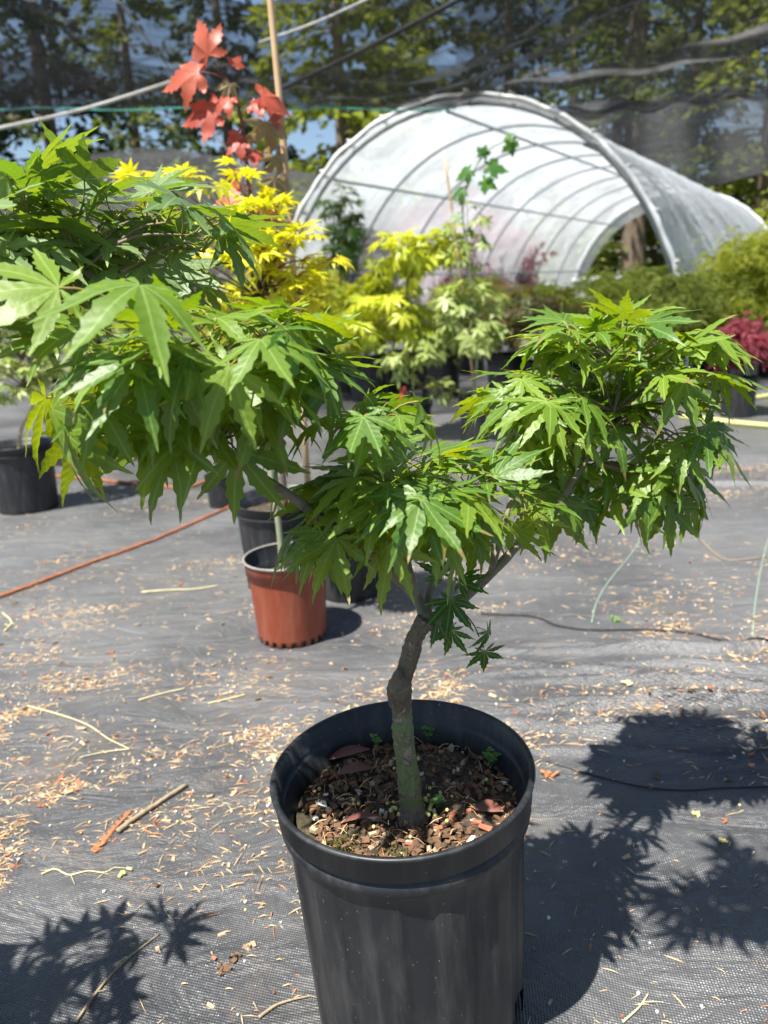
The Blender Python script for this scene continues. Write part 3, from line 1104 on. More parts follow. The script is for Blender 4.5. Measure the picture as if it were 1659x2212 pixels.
trunk = [tb + Vector((0, 0, -.012)), tp(884, 1690, Yt), tp(872, 1600, Yt + .002), tp(868, 1535, Yt + .004), tp(862, 1490, Yt + .004), tp(882, 1430, Yt + .006), tp(898, 1375, Yt + .008), tp(921, 1338, Yt + .010)]
mp.limb(trunk, .0120, .0084, 'trunk', 'trunk', n=20, jit=.085, sm=10,
        knots=((.0, .75, .045), (.12, .08, .05), (.34, .07, .03), (.50, .22, .05), (.58, .30, .04), (.98, .18, .05), (.44, -.05, .04), (.78, .08, .02)))
fork = trunk[-1]
# graft scar on the bend
mb = MB()
sc0 = tp(862, 1488, Yt - .008) - tb
mb.lathe([(.0005, -.020), (.0060, -.016), (.0100, -.006), (.0105, .003), (.0075, .012), (.0035, .019), (.0004, .023)], 14, mod=lambda a, r, z: 1 + .18 * math.sin(a * 3 + z * 300), base=sc0)
mb.build('graft_knot', 'trunk', mp.root)

YL, YC, YR = .60, .735, .96
bl = mp.limb([fork, tp(900, 1290, .752), tp(866, 1255, .742), tp(800, 1195, .728), tp(690, 1117, .70), tp(600, 1052, .68), tp(520, 1003, .66), tp(440, 930, .65), tp(400, 850, .64)], .0066, .0026, knots=((.42, .3, .012), (.55, .25, .012), (.7, .2, .012)), n=9)
br = mp.limb([fork + Vector((.002, .003, -.006)), tp(962, 1325, .775), tp(1055, 1245, .81), tp(1130, 1165, .845), tp(1200, 1098, .88), tp(1255, 1010, .93), tp(1320, 905, .98), tp(1345, 800, 1.0)], .0062, .0026, knots=((.35, .25, .012), (.6, .2, .012)), n=9)
bm = mp.limb([fork + Vector((.001, 0, -.002)), tp(925, 1290, .765), tp(950, 1215, .77), tp(985, 1130, .775), tp(1005, 1060, .78)], .0058, .0022, n=8)
bc = mp.limb([tp(900, 1290, .752), tp(880, 1215, .745), tp(880, 1120, .735), tp(900, 1050, .73)], .0050, .0020, n=8)
bm2 = mp.limb([tp(1060, 1240, .812), tp(1085, 1150, .83), tp(1110, 1060, .85), tp(1130, 1000, .865)], .0040, .0018, n=7)
# left cloud
mp.cluster(tp(405, 765, .675), (.110, .095, .014), 11, 4, tp(420, 840, .67), drop=.08, sc=(.85, 1.15))
mp.cluster(tp(410, 840, .69), (.105, .065, .020), 7, 4, tp(420, 880, .67), drop=.30, sc=(.85, 1.15))
mp.cluster(tp(600, 790, .68), (.042, .06, .026), 4, 4, tp(500, 860, .66), drop=.2, sc=(.75, 1.05))
mp.cluster(tp(320, 905, .71), (.075, .04, .012), 4, 4, tp(430, 930, .66), drop=.72, sc=(.95, 1.3))
mp.cluster(tp(450, 955, .70), (.035, .02, .006), 2, 3, tp(440, 950, .66), drop=.98, sc=(1.1, 1.4))
# link between left and centre clouds
mp.cluster(tp(755, 905, .68), (.038, .045, .018), 3, 4, tp(700, 990, .69), drop=.2, sc=(.65, .95))
# centre cloud
mp.cluster(tp(890, 1055, .725), (.085, .080, .016), 9, 4, tp(905, 1060, .73), drop=.08, sc=(.78, 1.1))
mp.cluster(tp(885, 1115, .735), (.080, .045, .018), 6, 4, tp(885, 1120, .735), drop=.36, sc=(.78, 1.1))
mp.cluster(tp(995, 1075, .775), (.035, .045, .020), 2, 4, tp(1000, 1070, .78), drop=.2, sc=(.75, 1.0))
mp.cluster(tp(745, 1160, .70), (.030, .03, .010), 2, 4, tp(800, 1195, .728), drop=.25, sc=(.85, 1.15), bias=(-.7, -.3, 0))
mp.cluster(tp(1085, 1175, .80), (.020, .03, .012), 1, 4, tp(1060, 1240, .81), drop=.6, sc=(.7, .95))
mp.cluster(tp(890, 1165, .70), (.045, .02, .008), 2, 3, tp(880, 1180, .735), drop=.7, sc=(.85, 1.1))
# upper left cloud, duller dusty leaves
LVD = leafset('leaf_dull', n=5, seed=3, droops=(2, 16, 34, 56), L=.066, W=.122)
mp.limb([tp(400, 850, .67), tp(330, 710, .70), tp(215, 610, .75), tp(150, 560, .77)], .0042, .0022, n=8)
mp.lv = LVD
mp.cluster(tp(195, 510, .80), (.120, .09, .028), 10, 4, tp(180, 580, .76), drop=.12, sc=(.8, 1.1))
mp.cluster(tp(345, 580, .82), (.060, .06, .024), 5, 4, tp(260, 590, .76), drop=.40, sc=(.75, 1.0))
mp.cluster(tp(35, 515, .76), (.075, .06, .040), 7, 4, tp(150, 570, .77), drop=.35, sc=(.85, 1.15))
mp.cluster(tp(130, 580, .79), (.10, .06, .016), 5, 4, tp(190, 590, .76), drop=.6, sc=(.8, 1.1))
mp.lv = LV
# right cloud
mp.cluster(tp(1345, 745, 1.01), (.110, .09, .030), 10, 4, tp(1340, 800, 1.0), drop=.08, sc=(.85, 1.2))
mp.cluster(tp(1310, 840, .99), (.150, .14, .034), 15, 4, tp(1325, 890, .99), drop=.18, sc=(.85, 1.2))
mp.cluster(tp(1375, 940, 1.02), (.150, .09, .030), 11, 4, tp(1330, 920, .98), drop=.36, sc=(.85, 1.2))
mp.cluster(tp(1375, 1060, 1.01), (.130, .06, .014), 8, 4, tp(1290, 1000, .95), drop=.90, sc=(1.0, 1.4))
mp.cluster(tp(1185, 895, .94), (.050, .07, .036), 4, 4, tp(1250, 990, .93), drop=.15, sc=(.8, 1.1))
mp.cluster(tp(1150, 1105, .87), (.035, .03, .012), 2, 3, tp(1130, 1165, .845), drop=.6, sc=(.75, 1.0))
print('leaf total', mp.n)
mp.flush(['leaf', 'petiole'])
mp.cap = 9999
mp.lv = LV
print('main leaves', mp.n)
# two broad leaves nearest the lens on the left cloud
fw0 = Vector((0, -1, 0))
mp.leaf(tp(350, 690, .61), Vector((-.08, -.6, .15)), Vector((.15, -.75, 1)), 1.4, dk=2)
mp.leaf(tp(270, 665, .62), Vector((-.85, -.35, .1)), Vector((-.1, -.9, 1)), 1.4, dk=0)
mp.leaf(tp(880, 1105, .655), Vector((.25, -.6, .15)), Vector((.1, -.5, 1)), 1.1, dk=3)
# small shoot below the fork, its shade put into a darker leaf colour
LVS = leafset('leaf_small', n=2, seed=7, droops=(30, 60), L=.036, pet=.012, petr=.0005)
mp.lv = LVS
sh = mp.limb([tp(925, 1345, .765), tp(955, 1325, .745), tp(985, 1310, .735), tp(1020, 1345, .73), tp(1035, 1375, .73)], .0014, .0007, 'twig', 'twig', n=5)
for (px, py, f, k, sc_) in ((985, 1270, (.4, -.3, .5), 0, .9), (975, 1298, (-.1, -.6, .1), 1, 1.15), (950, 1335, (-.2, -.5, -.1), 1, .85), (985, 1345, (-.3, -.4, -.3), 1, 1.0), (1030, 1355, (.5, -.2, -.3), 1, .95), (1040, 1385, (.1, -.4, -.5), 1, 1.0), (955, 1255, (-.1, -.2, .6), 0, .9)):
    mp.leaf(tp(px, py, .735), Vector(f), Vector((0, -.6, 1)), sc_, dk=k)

# ------------------------------------------------------------------ second maple, mostly out of the frame at the left
b2 = Vector((-.70, .60, 0))
make_pot(b2, .14, .31, 'tall', 'pot_black', 'black nursery pot of the left maple, just outside the left edge', soil=.8, seg=48, flutes=0)
m2 = Plant('japanese_maple', b2 + Vector((0, 0, .245)), 'green maple standing just outside the left edge, casting the lower left leaf shadow', 'maple tree', LVD, 5)
t2 = m2.limb([b2 + Vector((0, 0, .235)), b2 + Vector((.02, .0, .40)), b2 + Vector((.05, .03, .55))], .014, .010, 'trunk', 'trunk', n=10)
m2.limb([t2[-1], b2 + Vector((.0, .0, .68)), b2 + Vector((-.03, -.06, .78))], .007, .003, n=7)
m2.cluster(b2 + Vector((.03, -.02, .72)), (.11, .12, .035), 9, 4, b2 + Vector((.0, .0, .66)), drop=.2)
m2.cluster(b2 + Vector((.05, -.15, .62)), (.09, .07, .03), 5, 4, b2 + Vector((.0, .0, .60)), drop=.2)
m2.cluster(b2 + Vector((-.08, -.12, .80)), (.10, .10, .03), 6, 4, b2 + Vector((-.03, -.06, .78)), drop=.4)

# ------------------------------------------------------------------ third maple, taller, out of the frame at the right
b3 = Vector((1.15, .12, 0))
make_pot(b3, .15, .32, 'tall', 'pot_black', 'black nursery pot just outside the right edge beside the viewer', soil=.8, seg=48, flutes=0)
m3 = Plant('japanese_maple', b3 + Vector((0, 0, .25)), 'taller maple outside the right edge, its branch overhanging and shading the cloth', 'maple tree', LV, 8)
t3 = m3.limb([b3 + Vector((0, 0, .24)), b3 + Vector((-.04, .02, .60)), b3 + Vector((-.20, .10, 1.08))], .015, .009, 'trunk', 'trunk', n=10)
c3 = Vector((.05, .54, 1.16))
m3.limb([t3[-1], Vector((.62, .34, 1.20)), Vector((.28, .46, 1.19)), c3], .007, .003, n=7)
m3.cluster(c3 + Vector((.0, .0, .0)), (.11, .06, .02), 7, 4, c3 + Vector((.06, -.04, -.01)), drop=.05, sc=(.9, 1.15))
m3.cluster(c3 + Vector((.14, .02, .02)), (.09, .05, .02), 5, 4, c3 + Vector((.12, -.06, -.01)), drop=.05, sc=(.9, 1.15))

# ------------------------------------------------------------------ soil details in the main pot
rng = random.Random(77)


def on_soil(rmax=.118):
    a, r = rng.uniform(0, 6.283), rmax * math.sqrt(rng.random())
    return Vector((POT_C.x + r * math.cos(a), POT_C.y + r * math.sin(a), POT_C.z + SOIL_Z + .002))


def chunk(mb, c, sx, sy, sz, rot, mi=0):
    vs = []
    q = Quaternion((rng.gauss(0, .3), rng.gauss(0, .3), 1), rot)
    for k in range(8):
        v = Vector(((-1 if k & 1 else 1) * sx, (-1 if k & 2 else 1) * sy, (-1 if k & 4 else 1) * sz)) * rng.uniform(.55, 1.0)
        vs.append(Vector(c) + q @ v)
    mb.add(vs, [(0, 1, 3, 2), (4, 6, 7, 5), (0, 4, 5, 1), (2, 3, 7, 6), (0, 2, 6, 4), (1, 5, 7, 3)], mi)


mb = MB()
for i in range(1000):
    c = on_soil(.119)
    s = rng.uniform(.0012, .0050)
    chunk(mb, c - POT_C + Vector((0, 0, rng.uniform(-.001, .004))), s * rng.uniform(.8, 1.6), s * rng.uniform(.5, 1), s * rng.uniform(.3, .7), rng.uniform(0, 6), rng.choices((0, 1, 2, 3), (8, 1.3, .7, .3))[0])
o = mb.build('bark_mulch', ['bark1', 'bark2', 'bark3', 'perlite'], None, False)
o.location = POT_C
tag(o, 'brown bark bits covering the soil of the big black pot', 'bark mulch', kind='stuff')
mb = MB()
for i in range(200):
    c = on_soil(.12) - POT_C
    a, L = rng.uniform(0, 3.14), rng.uniform(.006, .02)
    d = Vector((math.cos(a), math.sin(a), rng.gauss(0, .15))) * L
    mb.tube([c + Vector((0, 0, .004)), c + d * .5 + Vector((0, 0, .006)), c + d + Vector((0, 0, .003))], .0005, 3, rng.choice((0, 0, 1)), cap=False)
o = mb.build('needle_litter', ['needle_tan', 'needle_orange'])
o.location = POT_C
tag(o, 'dry needles scattered over the soil of the big black pot', 'litter', kind='stuff')
mb = MB()
for i in range(900):
    cx = rng.choice(((-.045, -.105), (-.08, -.07), (.0, -.115), (-.02, -.1), (.05, -.1)))
    c = Vector((cx[0] + rng.gauss(0, .014), cx[1] + rng.gauss(0, .009), SOIL_Z + .003))
    if math.hypot(c.x, c.y) > .12:
        continue
    d = Vector((rng.gauss(0, .5), rng.gauss(0, .5), 1)).normalized() * rng.uniform(.004, .011)
    sd_ = d.cross(Vector((rng.gauss(0, 1), rng.gauss(0, 1), 0))).normalized() * .0012
    mb.add([c - sd_, c + sd_, c + d], [(0, 1, 2)])
o = mb.build('moss', 'moss', None, False)
o.location = POT_C
tag(o, 'olive moss along the front edge of the soil in the big pot', 'moss', kind='stuff')
# controlled release prills
mb = MB()
mb.lathe([(.0002, -.0021), (.0014, -.0016), (.0021, 0), (.0014, .0016), (.0002, .0021)], 9)
prill = mb.mesh('fertiliser_prill', ['prill'])
trb = tb
for i in range(54):
    if i < 24:
        c = Vector((trb.x + .022 + rng.gauss(0, .008), trb.y + .012 + rng.gauss(0, .010), 0))
    elif i < 36:
        c = Vector((trb.x - .016 + rng.gauss(0, .010), trb.y + .012 + rng.gauss(0, .010), 0))
    else:
        c = on_soil(.11)
    o = put('fertiliser_prill', prill)
    o.location = (c.x, c.y, POT_C.z + SOIL_Z + .007 + rng.uniform(-.001, .002))
    o.scale = [rng.uniform(.95, 1.35)] * 3
    if i < 24:
        tag(o, 'yellow fertiliser prill heaped just right of the maple trunk base', 'fertiliser', 'prills heaped right of the trunk')
    elif i < 36:
        tag(o, 'yellow fertiliser prill on the soil just left of the maple trunk', 'fertiliser', 'prills left of the trunk')
    else:
        tag(o, 'yellow fertiliser prill lying loose away from the trunk in the big pot', 'fertiliser', 'loose prills in the big pot')


def dead_leaf(loc, L, W, rz, tilt, label, mat='deadleaf', curl=.4):
    mb = MB()
    vs, fs = [], []
    n = 9
    for i in range(n + 1):
        t = i / n
        wd = W * math.sin(math.pi * min(1, t * 1.02)) ** .8 * .5
        for sgn in (-1, 0, 1):
            vs.append((L * (t - .5), wd * sgn, curl * wd * abs(sgn) + .12 * L * math.sin(math.pi * t) * .6))
    for i in range(n):
        o_ = i * 3
        fs += [(o_, o_ + 1, o_ + 4, o_ + 3), (o_ + 1, o_ + 2, o_ + 5, o_ + 4)]
    mb.add(vs, fs)
    top = len(mb.v)
    o = mb.build('dead_leaf', mat)
    sm = o.modifiers.new('thickness', 'SOLIDIFY')
    sm.thickness = .0006
    o.location = loc
    o.rotation_euler = (tilt[0], tilt[1], rz)
    return tag(o, label, 'dead leaf')


zs = POT_C.z + SOIL_Z + .006
for px, py, L, W, rz, lb in ((755, 1635, .055, .016, .25, 'long dark red dead leaf against the back left of the pot soil'),
                             (770, 1672, .050, .018, .35, 'reddish dead leaf left of the maple trunk'),
                             (780, 1778, .050, .012, -.1, 'curled dark dead leaf in front of the maple trunk'),
                             (1055, 1755, .036, .018, -.45, 'folded brown dead leaf at the right front of the pot soil'),
                             (1118, 1640, .055, .014, -1.0, 'long brown dead leaf leaning on the inner right pot wall')):
    p = gnd(px, py, zs)
    dead_leaf((p.x, p.y, zs + .003), L, W, rz, (rng.uniform(-.35, .35), rng.uniform(-.2, .2)), lb)


def weed(loc, n, h, label, mat='weed'):
    mb = MB()
    for i in range(n):
        a = rng.uniform(0, 6.28)
        d = Vector((math.cos(a) * rng.uniform(.1, .5), math.sin(a) * rng.uniform(.1, .5), 1)).normalized()
        L = h * rng.uniform(.6, 1)
        e = d * L
        mb.tube([(0, 0, 0), d * L * .5, e], [.0006, .0005, .0004], 4, cap=False)
        for k in range(3):
            a2 = a + k * 2.1
            q = Vector((math.cos(a2), math.sin(a2), .15)) * .0055
            s_ = Vector((-math.sin(a2), math.cos(a2), 0)) * .003
            mb.add([e, e + q * .6 + s_, e + q * 1.1, e + q * .6 - s_], [(0, 1, 2, 3)])
    o = mb.build('weed', mat)
    o.location = loc
    return tag(o, label, 'weed')


for px, py, n, h, lb in ((1060, 1660, 9, .028, 'tiny green weed seedling at the right of the pot soil'), (925, 1600, 6, .02, 'small clover like weed behind the maple trunk'),
                         (945, 1745, 5, .014, 'pale little weed right of the trunk base'), (820, 1625, 6, .024, 'greyish weed at the back left of the pot soil')):
    weed(gnd(px, py, zs - .003), n, h, lb)

# ------------------------------------------------------------------ middle distance: red maple in black pot, golden maple in terracotta pot
tp_base = gnd(625, 1404)
Yg = tp_base.y + .10
tpot = make_pot((tp_base.x, tp_base.y + .088, gz(tp_base.x, tp_base.y)), .108, .218, 'short', 'pot_red', 'terracotta coloured plastic pot with a worn grey rim', soil=.72, scallop=True, flutes=0, seg=88, rim_mat='pot_worn', in_mat='pot_black')
bp_base = gnd(640, 1300)
bpot = make_pot((at(622, 1200, bp_base.y + .16).x, bp_base.y + .16, 0), .150, .27, 'tall', 'pot_black', 'black nursery pot directly behind the terracotta coloured pot', soil=.84, seg=64)
bp2 = gnd(755, 1312)
make_pot((bp2.x, bp2.y + .12, 0), .105, .22, 'tall', 'pot_black', 'black pot right of the terracotta pot, behind the centre leaves', seg=48)
Yp, Yb = tp_base.y + .088, bp_base.y + .16
LG = leafset('leaf_gold', 'petiole_red', n=3, seed=11, droops=(0, 25, 50), nl=7, ns=6, L=.044, serr=.10)
gp = Plant('golden_maple', Vector((at(611, 1220, Yp).x, Yp, .165)), 'golden yellow maple growing in the terracotta coloured pot', 'maple tree', LG, 9, bark='stem_green', twigmat='stem_dark')
g0 = gp.limb([gp.base, at(600, 1120, Yp), at(587, 1030, Yp), at(575, 850, Yp), at(570, 680, Yp), at(575, 560, Yp)], .0085, .003, 'trunk', 'stem_green')
gp.cluster(at(560, 570, Yp), (.17, .14, .15), 36, 4, at(572, 650, Yp), drop=.2, twr=.002, shell=.2, sc=(.8, 1.1))
gp.cluster(at(625, 580, Yp - .05), (.09, .08, .09), 14, 4, at(572, 600, Yp), drop=.25, twr=.002, sc=(.8, 1.1))
gp.cluster(at(400, 400, Yp), (.17, .08, .04), 9, 4, at(560, 560, Yp), drop=.15, twr=.002, sc=(.8, 1.1))
gp.cluster(at(640, 650, Yp - .05), (.09, .10, .07), 8, 4, at(572, 650, Yp), drop=.3, twr=.002, sc=(.8, 1.1))
gp.cluster(at(500, 480, Yp), (.12, .08, .05), 8, 4, at(560, 560, Yp), drop=.2, twr=.002, sc=(.8, 1.1))
print('gold', gp.n)
LR = leafset('leaf_red', 'petiole_red', n=3, seed=13, droops=(20, 50, 75), nl=5, ns=13, L=.120, serr=.20, W=.27, wob=.16, pet=.085, petr=.0013)
LDRY = leafset('leaf_dry', 'petiole_red', n=2, seed=14, droops=(40, 80), nl=5, ns=8, L=.08, serr=.12, W=.2, pet=.04, petr=.001, curl=1.3) if False else None
rp = Plant('red_maple', Vector((at(618, 1100, Yb).x, Yb, .215)), 'slender whip maple with coral red leaves tied to a cane', 'maple tree', LR, 15, bark='stem_dark')
rp.limb([rp.base, at(600, 900, Yb), at(565, 600, Yb), at(540, 420, Yb), at(528, 300, Yb), at(512, 220, Yb), at(490, 170, Yb)], .008, .0035, 'trunk', 'stem_dark')
for (px, py, f, up, sc_, k) in ((495, 175, (-1, -.15, .05), (.1, -.9, .5), .95, 0), (490, 170, (-.45, -.2, .8), (-.5, -.9, .2), .8, 0),
                                (518, 240, (-1, -.2, -.2), (0, -.9, .4), .85, 0), (522, 235, (-.5, -.5, .1), (0, -.6, .8), .55, 1), (520, 250, (.9, -.4, .2), (0, -.7, .7), .6, 0),
                                (528, 245, (.95, -.2, .3), (0, -.8, .6), .8, 1), (540, 330, (-.4, -.6, .2), (0, -.7, .6), .5, 1), (545, 400, (-.9, -.3, .1), (0, -.9, .5), .6, 1),
                                (548, 440, (-.6, -.6, .1), (0, -.8, .5), .7, 1), (555, 470, (.7, -.5, .1), (0, -.7, .6), .6, 2), (565, 520, (.8, -.4, -.1), (0, -.7, .6), .5, 2),
                                (500, 160, (.4, -.3, .6), (.3, -.8, .3), .3, 1), (535, 300, (-.6, -.5, .1), (0, -.8, .5), .40, 1), (530, 350, (.6, -.5, .2), (0, -.7, .6), .42, 1),
                                (552, 455, (-.5, -.6, -.1), (0, -.9, .4), .62, 2), (560, 500, (-.7, -.4, .1), (0, -.8, .5), .5, 1), (575, 560, (.5, -.6, 0), (0, -.8, .5), .5, 2), (590, 610, (.7, -.5, 0), (0, -.8, .5), .45, 1), (615, 650, (.7, -.5, 0), (0, -.8, .5), .4, 2)):
    rp.leaf(at(px, py, Yb), Vector(f), Vector(up), sc_, dk=k)
rp.lv = [[leaf_mesh(['leaf_dry', 'petiole_red'], 140 + i, droop=60, nl=5, ns=8, L=.08, W=.2, curl=1.4, fold=.9, pet=.04, petr=.001, side=.9) for i in range(2)]]
for (px, py, f, sc_) in ((560, 250, (.3, -.4, -.5), 1.3), (575, 330, (.5, -.3, -.4), .9), (580, 385, (.4, -.5, -.3), .9), (500, 185, (-.1, -.6, -.2), .6)):
    rp.leaf(at(px, py, Yb), Vector(f), Vector((.2, -.9, .4)), sc_)
ca = at(668, 1090, Yb + .05)
ca.z = .20
cord('bamboo_cane', [ca, at(625, 460, Yb + .05), at(583, -10, Yb + .05), at(578, -70, Yb + .05)], .009, 'bamboo', 'tall bamboo cane standing in the black pot behind the terracotta pot', 'cane', 8, 3)
tgm = MB()
tgm.lathe([(.011, 0), (.0115, .02), (.011, .04)], 12)
o = tgm.build('tie_tape', 'tag_green')
o.location = at(664, 1085, Yb + .05)
tag(o, 'green tie tape at the foot of the bamboo cane', 'tape')
mb = MB()
rng = random.Random(8)
vs = []
for i in range(9):
    for j in range(7):
        vs.append(((i - 4) * .016 + rng.gauss(0, .004), (j - 3) * .012 + rng.gauss(0, .004), max(0, .035 * math.cos((i - 4) * .38) * math.cos((j - 3) * .5) + rng.gauss(0, .010))))
mb.add(vs, [(i * 7 + j, (i + 1) * 7 + j, (i + 1) * 7 + j + 1, i * 7 + j + 1) for i in range(8) for j in range(6)])
o = mb.build('plastic_bag', 'bag')
o.location = gnd(760, 1265) + Vector((0, 0, .003))
tag(o, 'crumpled white plastic scrap on the ground behind the terracotta pot', 'plastic scrap')

# ------------------------------------------------------------------ background potted plants
BG = 'black pots in the background'


def bpotp(px, py, wpx, ratio, label, **kw):
    g = gnd(px, py)
    Rr = wpx / 2 * (g.y / FPX) * 1.02
    g.y += Rr * .8
    make_pot((g.x, g.y, 0), Rr, Rr * 2 * ratio, 'tall', 'pot_black', label, seg=40, flutes=20, group=BG, **kw)
    return g, Rr * 2 * ratio


LP = leafset('leaf_pale', n=3, seed=21, droops=(20, 50), nl=5, ns=5, L=.055, serr=.1, W=.17)
LL = leafset('leaf_lime', n=3, seed=22, droops=(20, 45, 65), nl=7, ns=5, L=.062, serr=.1)
LB = leafset('leaf_bronze', n=3, seed=23, droops=(20, 50), nl=7, ns=4, L=.05, serr=.08)
LK = leafset('leaf_small', n=3, seed=24, droops=(25, 60), nl=7, ns=4, L=.05, serr=.08)
LX = leafset('leaf_big', n=3, seed=25, droops=(30, 60), nl=5, ns=5, L=.10, serr=.05, W=.33, pet=.05, petr=.0015)
LM = leafset('leaf', n=3, seed=26, droops=(20, 50), nl=7, ns=5, L=.06, serr=.1)

g, h_ = bpotp(38, 1112, 150, .98, 'black pot cut by the left edge of the photo')
pl = Plant('pale_maple', (g.x, g.y, h_ * .8), 'pale green leafy plant in the black pot at the left edge', 'plant', LP, 31, 'background plants', 'stem_green')
pl.limb([pl.base, at(45, 930, g.y), at(75, 860, g.y), at(50, 780, g.y)], .009, .004, 'trunk', 'bamboo')
pl.cluster(at(40, 790, g.y), (.20, .16, .19), 38, 5, at(60, 840, g.y), drop=.4, twr=.002)
pl.cluster(at(30, 680, g.y), (.18, .14, .10), 16, 4, at(50, 780, g.y), drop=.3, twr=.002)
for px, py, wd, lb in ((150, 1008, 110, 'dark pot behind the left pot, below the drooping left leaves'), (232, 985, 90, 'dark pot second from the left behind the drooping leaves'),
                       (478, 1100, 72, 'small black pot left of the pot behind the terracotta pot'), (330, 950, 80, 'dark pot hidden behind the lower left leaf cloud')):
    g, h_ = bpotp(px, py, wd, 1.0, lb)
    if px < 400:
        pl = Plant('green_maple', (g.x, g.y, h_ * .8), 'green young plant in the ' + ' '.join(lb.split()[:10]), 'plant', LM if px != 232 else LP, px, 'background plants', 'stem_green')
        pl.limb([pl.base, at(px + 5, 850, g.y), at(px, 740, g.y)], .006, .003, 'trunk', 'stem_green')
        pl.cluster(at(px, 790, g.y), (.22, .2, .26), 28, 4, at(px, 840, g.y), drop=.4, twr=.002)
g, h_ = bpotp(892, 956, 98, .85, 'black pot with brown mulch under the chartreuse maple')
Yc = g.y
pl = Plant('chartreuse_maple', (g.x, g.y, h_ * .8), 'bright chartreuse maple in the background left of the tall caned plant', 'maple tree', LL, 41, 'background plants', 'stem_dark')
pl.limb([pl.base, at(890, 800, Yc), at(880, 650, Yc), at(882, 560, Yc)], .009, .004, 'trunk', 'stem_dark')
pl.cluster(at(885, 545, Yc), (.19, .17, .09), 22, 4, at(882, 600, Yc), drop=.3, twr=.002, sc=(1.3, 1.9), shell=.2)
pl.cluster(at(960, 535, Yc), (.11, .12, .08), 9, 4, at(890, 600, Yc), drop=.3, twr=.002, sc=(1.3, 1.8))
pl.cluster(at(850, 690, Yc), (.26, .18, .14), 22, 4, at(885, 700, Yc), drop=.3, twr=.002, sc=(1.3, 1.9), shell=.2)
pl.lv = LP
pl.cluster(at(900, 770, Yc), (.27, .2, .14), 18, 4, at(888, 790, Yc), drop=.3, twr=.002, sc=(1.3, 1.8), shell=.2)
pl.cluster(at(945, 845, Yc - .1), (.13, .1, .04), 7, 4, at(890, 830, Yc), drop=.4, twr=.002, sc=(1.0, 1.3))
tgb = MB()
tgb.add([(-.012, 0, 0), (.012, 0, 0), (.012, .001, .13), (-.012, .001, .13), (-.012, .003, 0), (.012, .003, 0), (.012, .004, .13), (-.012, .004, .13)], [(0, 1, 2, 3), (7, 6, 5, 4), (0, 4, 5, 1), (1, 5, 6, 2), (2, 6, 7, 3), (3, 7, 4, 0)])
tgme = tgb.mesh('plant_label', ['tag_red'], False)
o = put('plant_label', tgme)
o.location = at(862, 885, Yc - .12)
o.rotation_euler = (0, R_(14), 0)
tag(o, 'red plastic plant tag in the pot under the chartreuse maple', 'plant tag')
g, h_ = bpotp(1027, 958, 66, 1.5, 'tall narrow black pot under the caned plant with big leaves')
Yw = g.y
pl = Plant('caned_vine', (g.x, g.y, h_ * .85), 'tall caned plant with big dark green leaves before the greenhouse', 'plant', LX, 43, 'background plants', 'stem_dark')
pl.limb([pl.base, at(1030, 750, Yw), at(1012, 560, Yw), at(1000, 440, Yw), at(1040, 340, Yw), at(1095, 300, Yw)], .008, .004, 'trunk', 'stem_green')
for (px, py, f, sc_, k) in ((1092, 310, (.2, -.3, .3), .5, 0), (1095, 300, (.3, -.4, -.5), .8, 1), (1040, 345, (.1, -.5, .5), .6, 0), (1025, 375, (-.6, -.4, .1), .9, 1), (1035, 370, (.9, -.3, .1), 1.1, 0), (1010, 420, (-.6, -.4, .2), .8, 1),
                            (1030, 520, (.8, -.4, 0), .6, 1), (1035, 400, (.4, -.5, .1), .9, 1), (1000, 470, (-.7, -.3, 0), .6, 0), (1005, 500, (.9, -.3, .1), .5, 1)):
    pl.leaf(at(px, py, Yw), Vector(f), Vector((.1, -.8, .6)), sc_, dk=k)
pl.lv = LP
pl.cluster(at(1020, 690, Yw), (.20, .17, .20), 30, 4, at(1018, 720, Yw), drop=.4, twr=.002, sc=(1.3, 1.9), shell=.2)
pl.cluster(at(1010, 500, Yw), (.13, .12, .22), 12, 3, at(1010, 560, Yw), drop=.4, twr=.002, sc=(1.0, 1.3))
cord('bamboo_cane', [Vector((g.x + .02, g.y + .02, h_ * .8)), at(985, 520, Yw + .02), at(960, 340, Yw + .02)], .007, 'bamboo', 'thin cane beside the tall plant with big dark leaves', 'cane')
k = 0
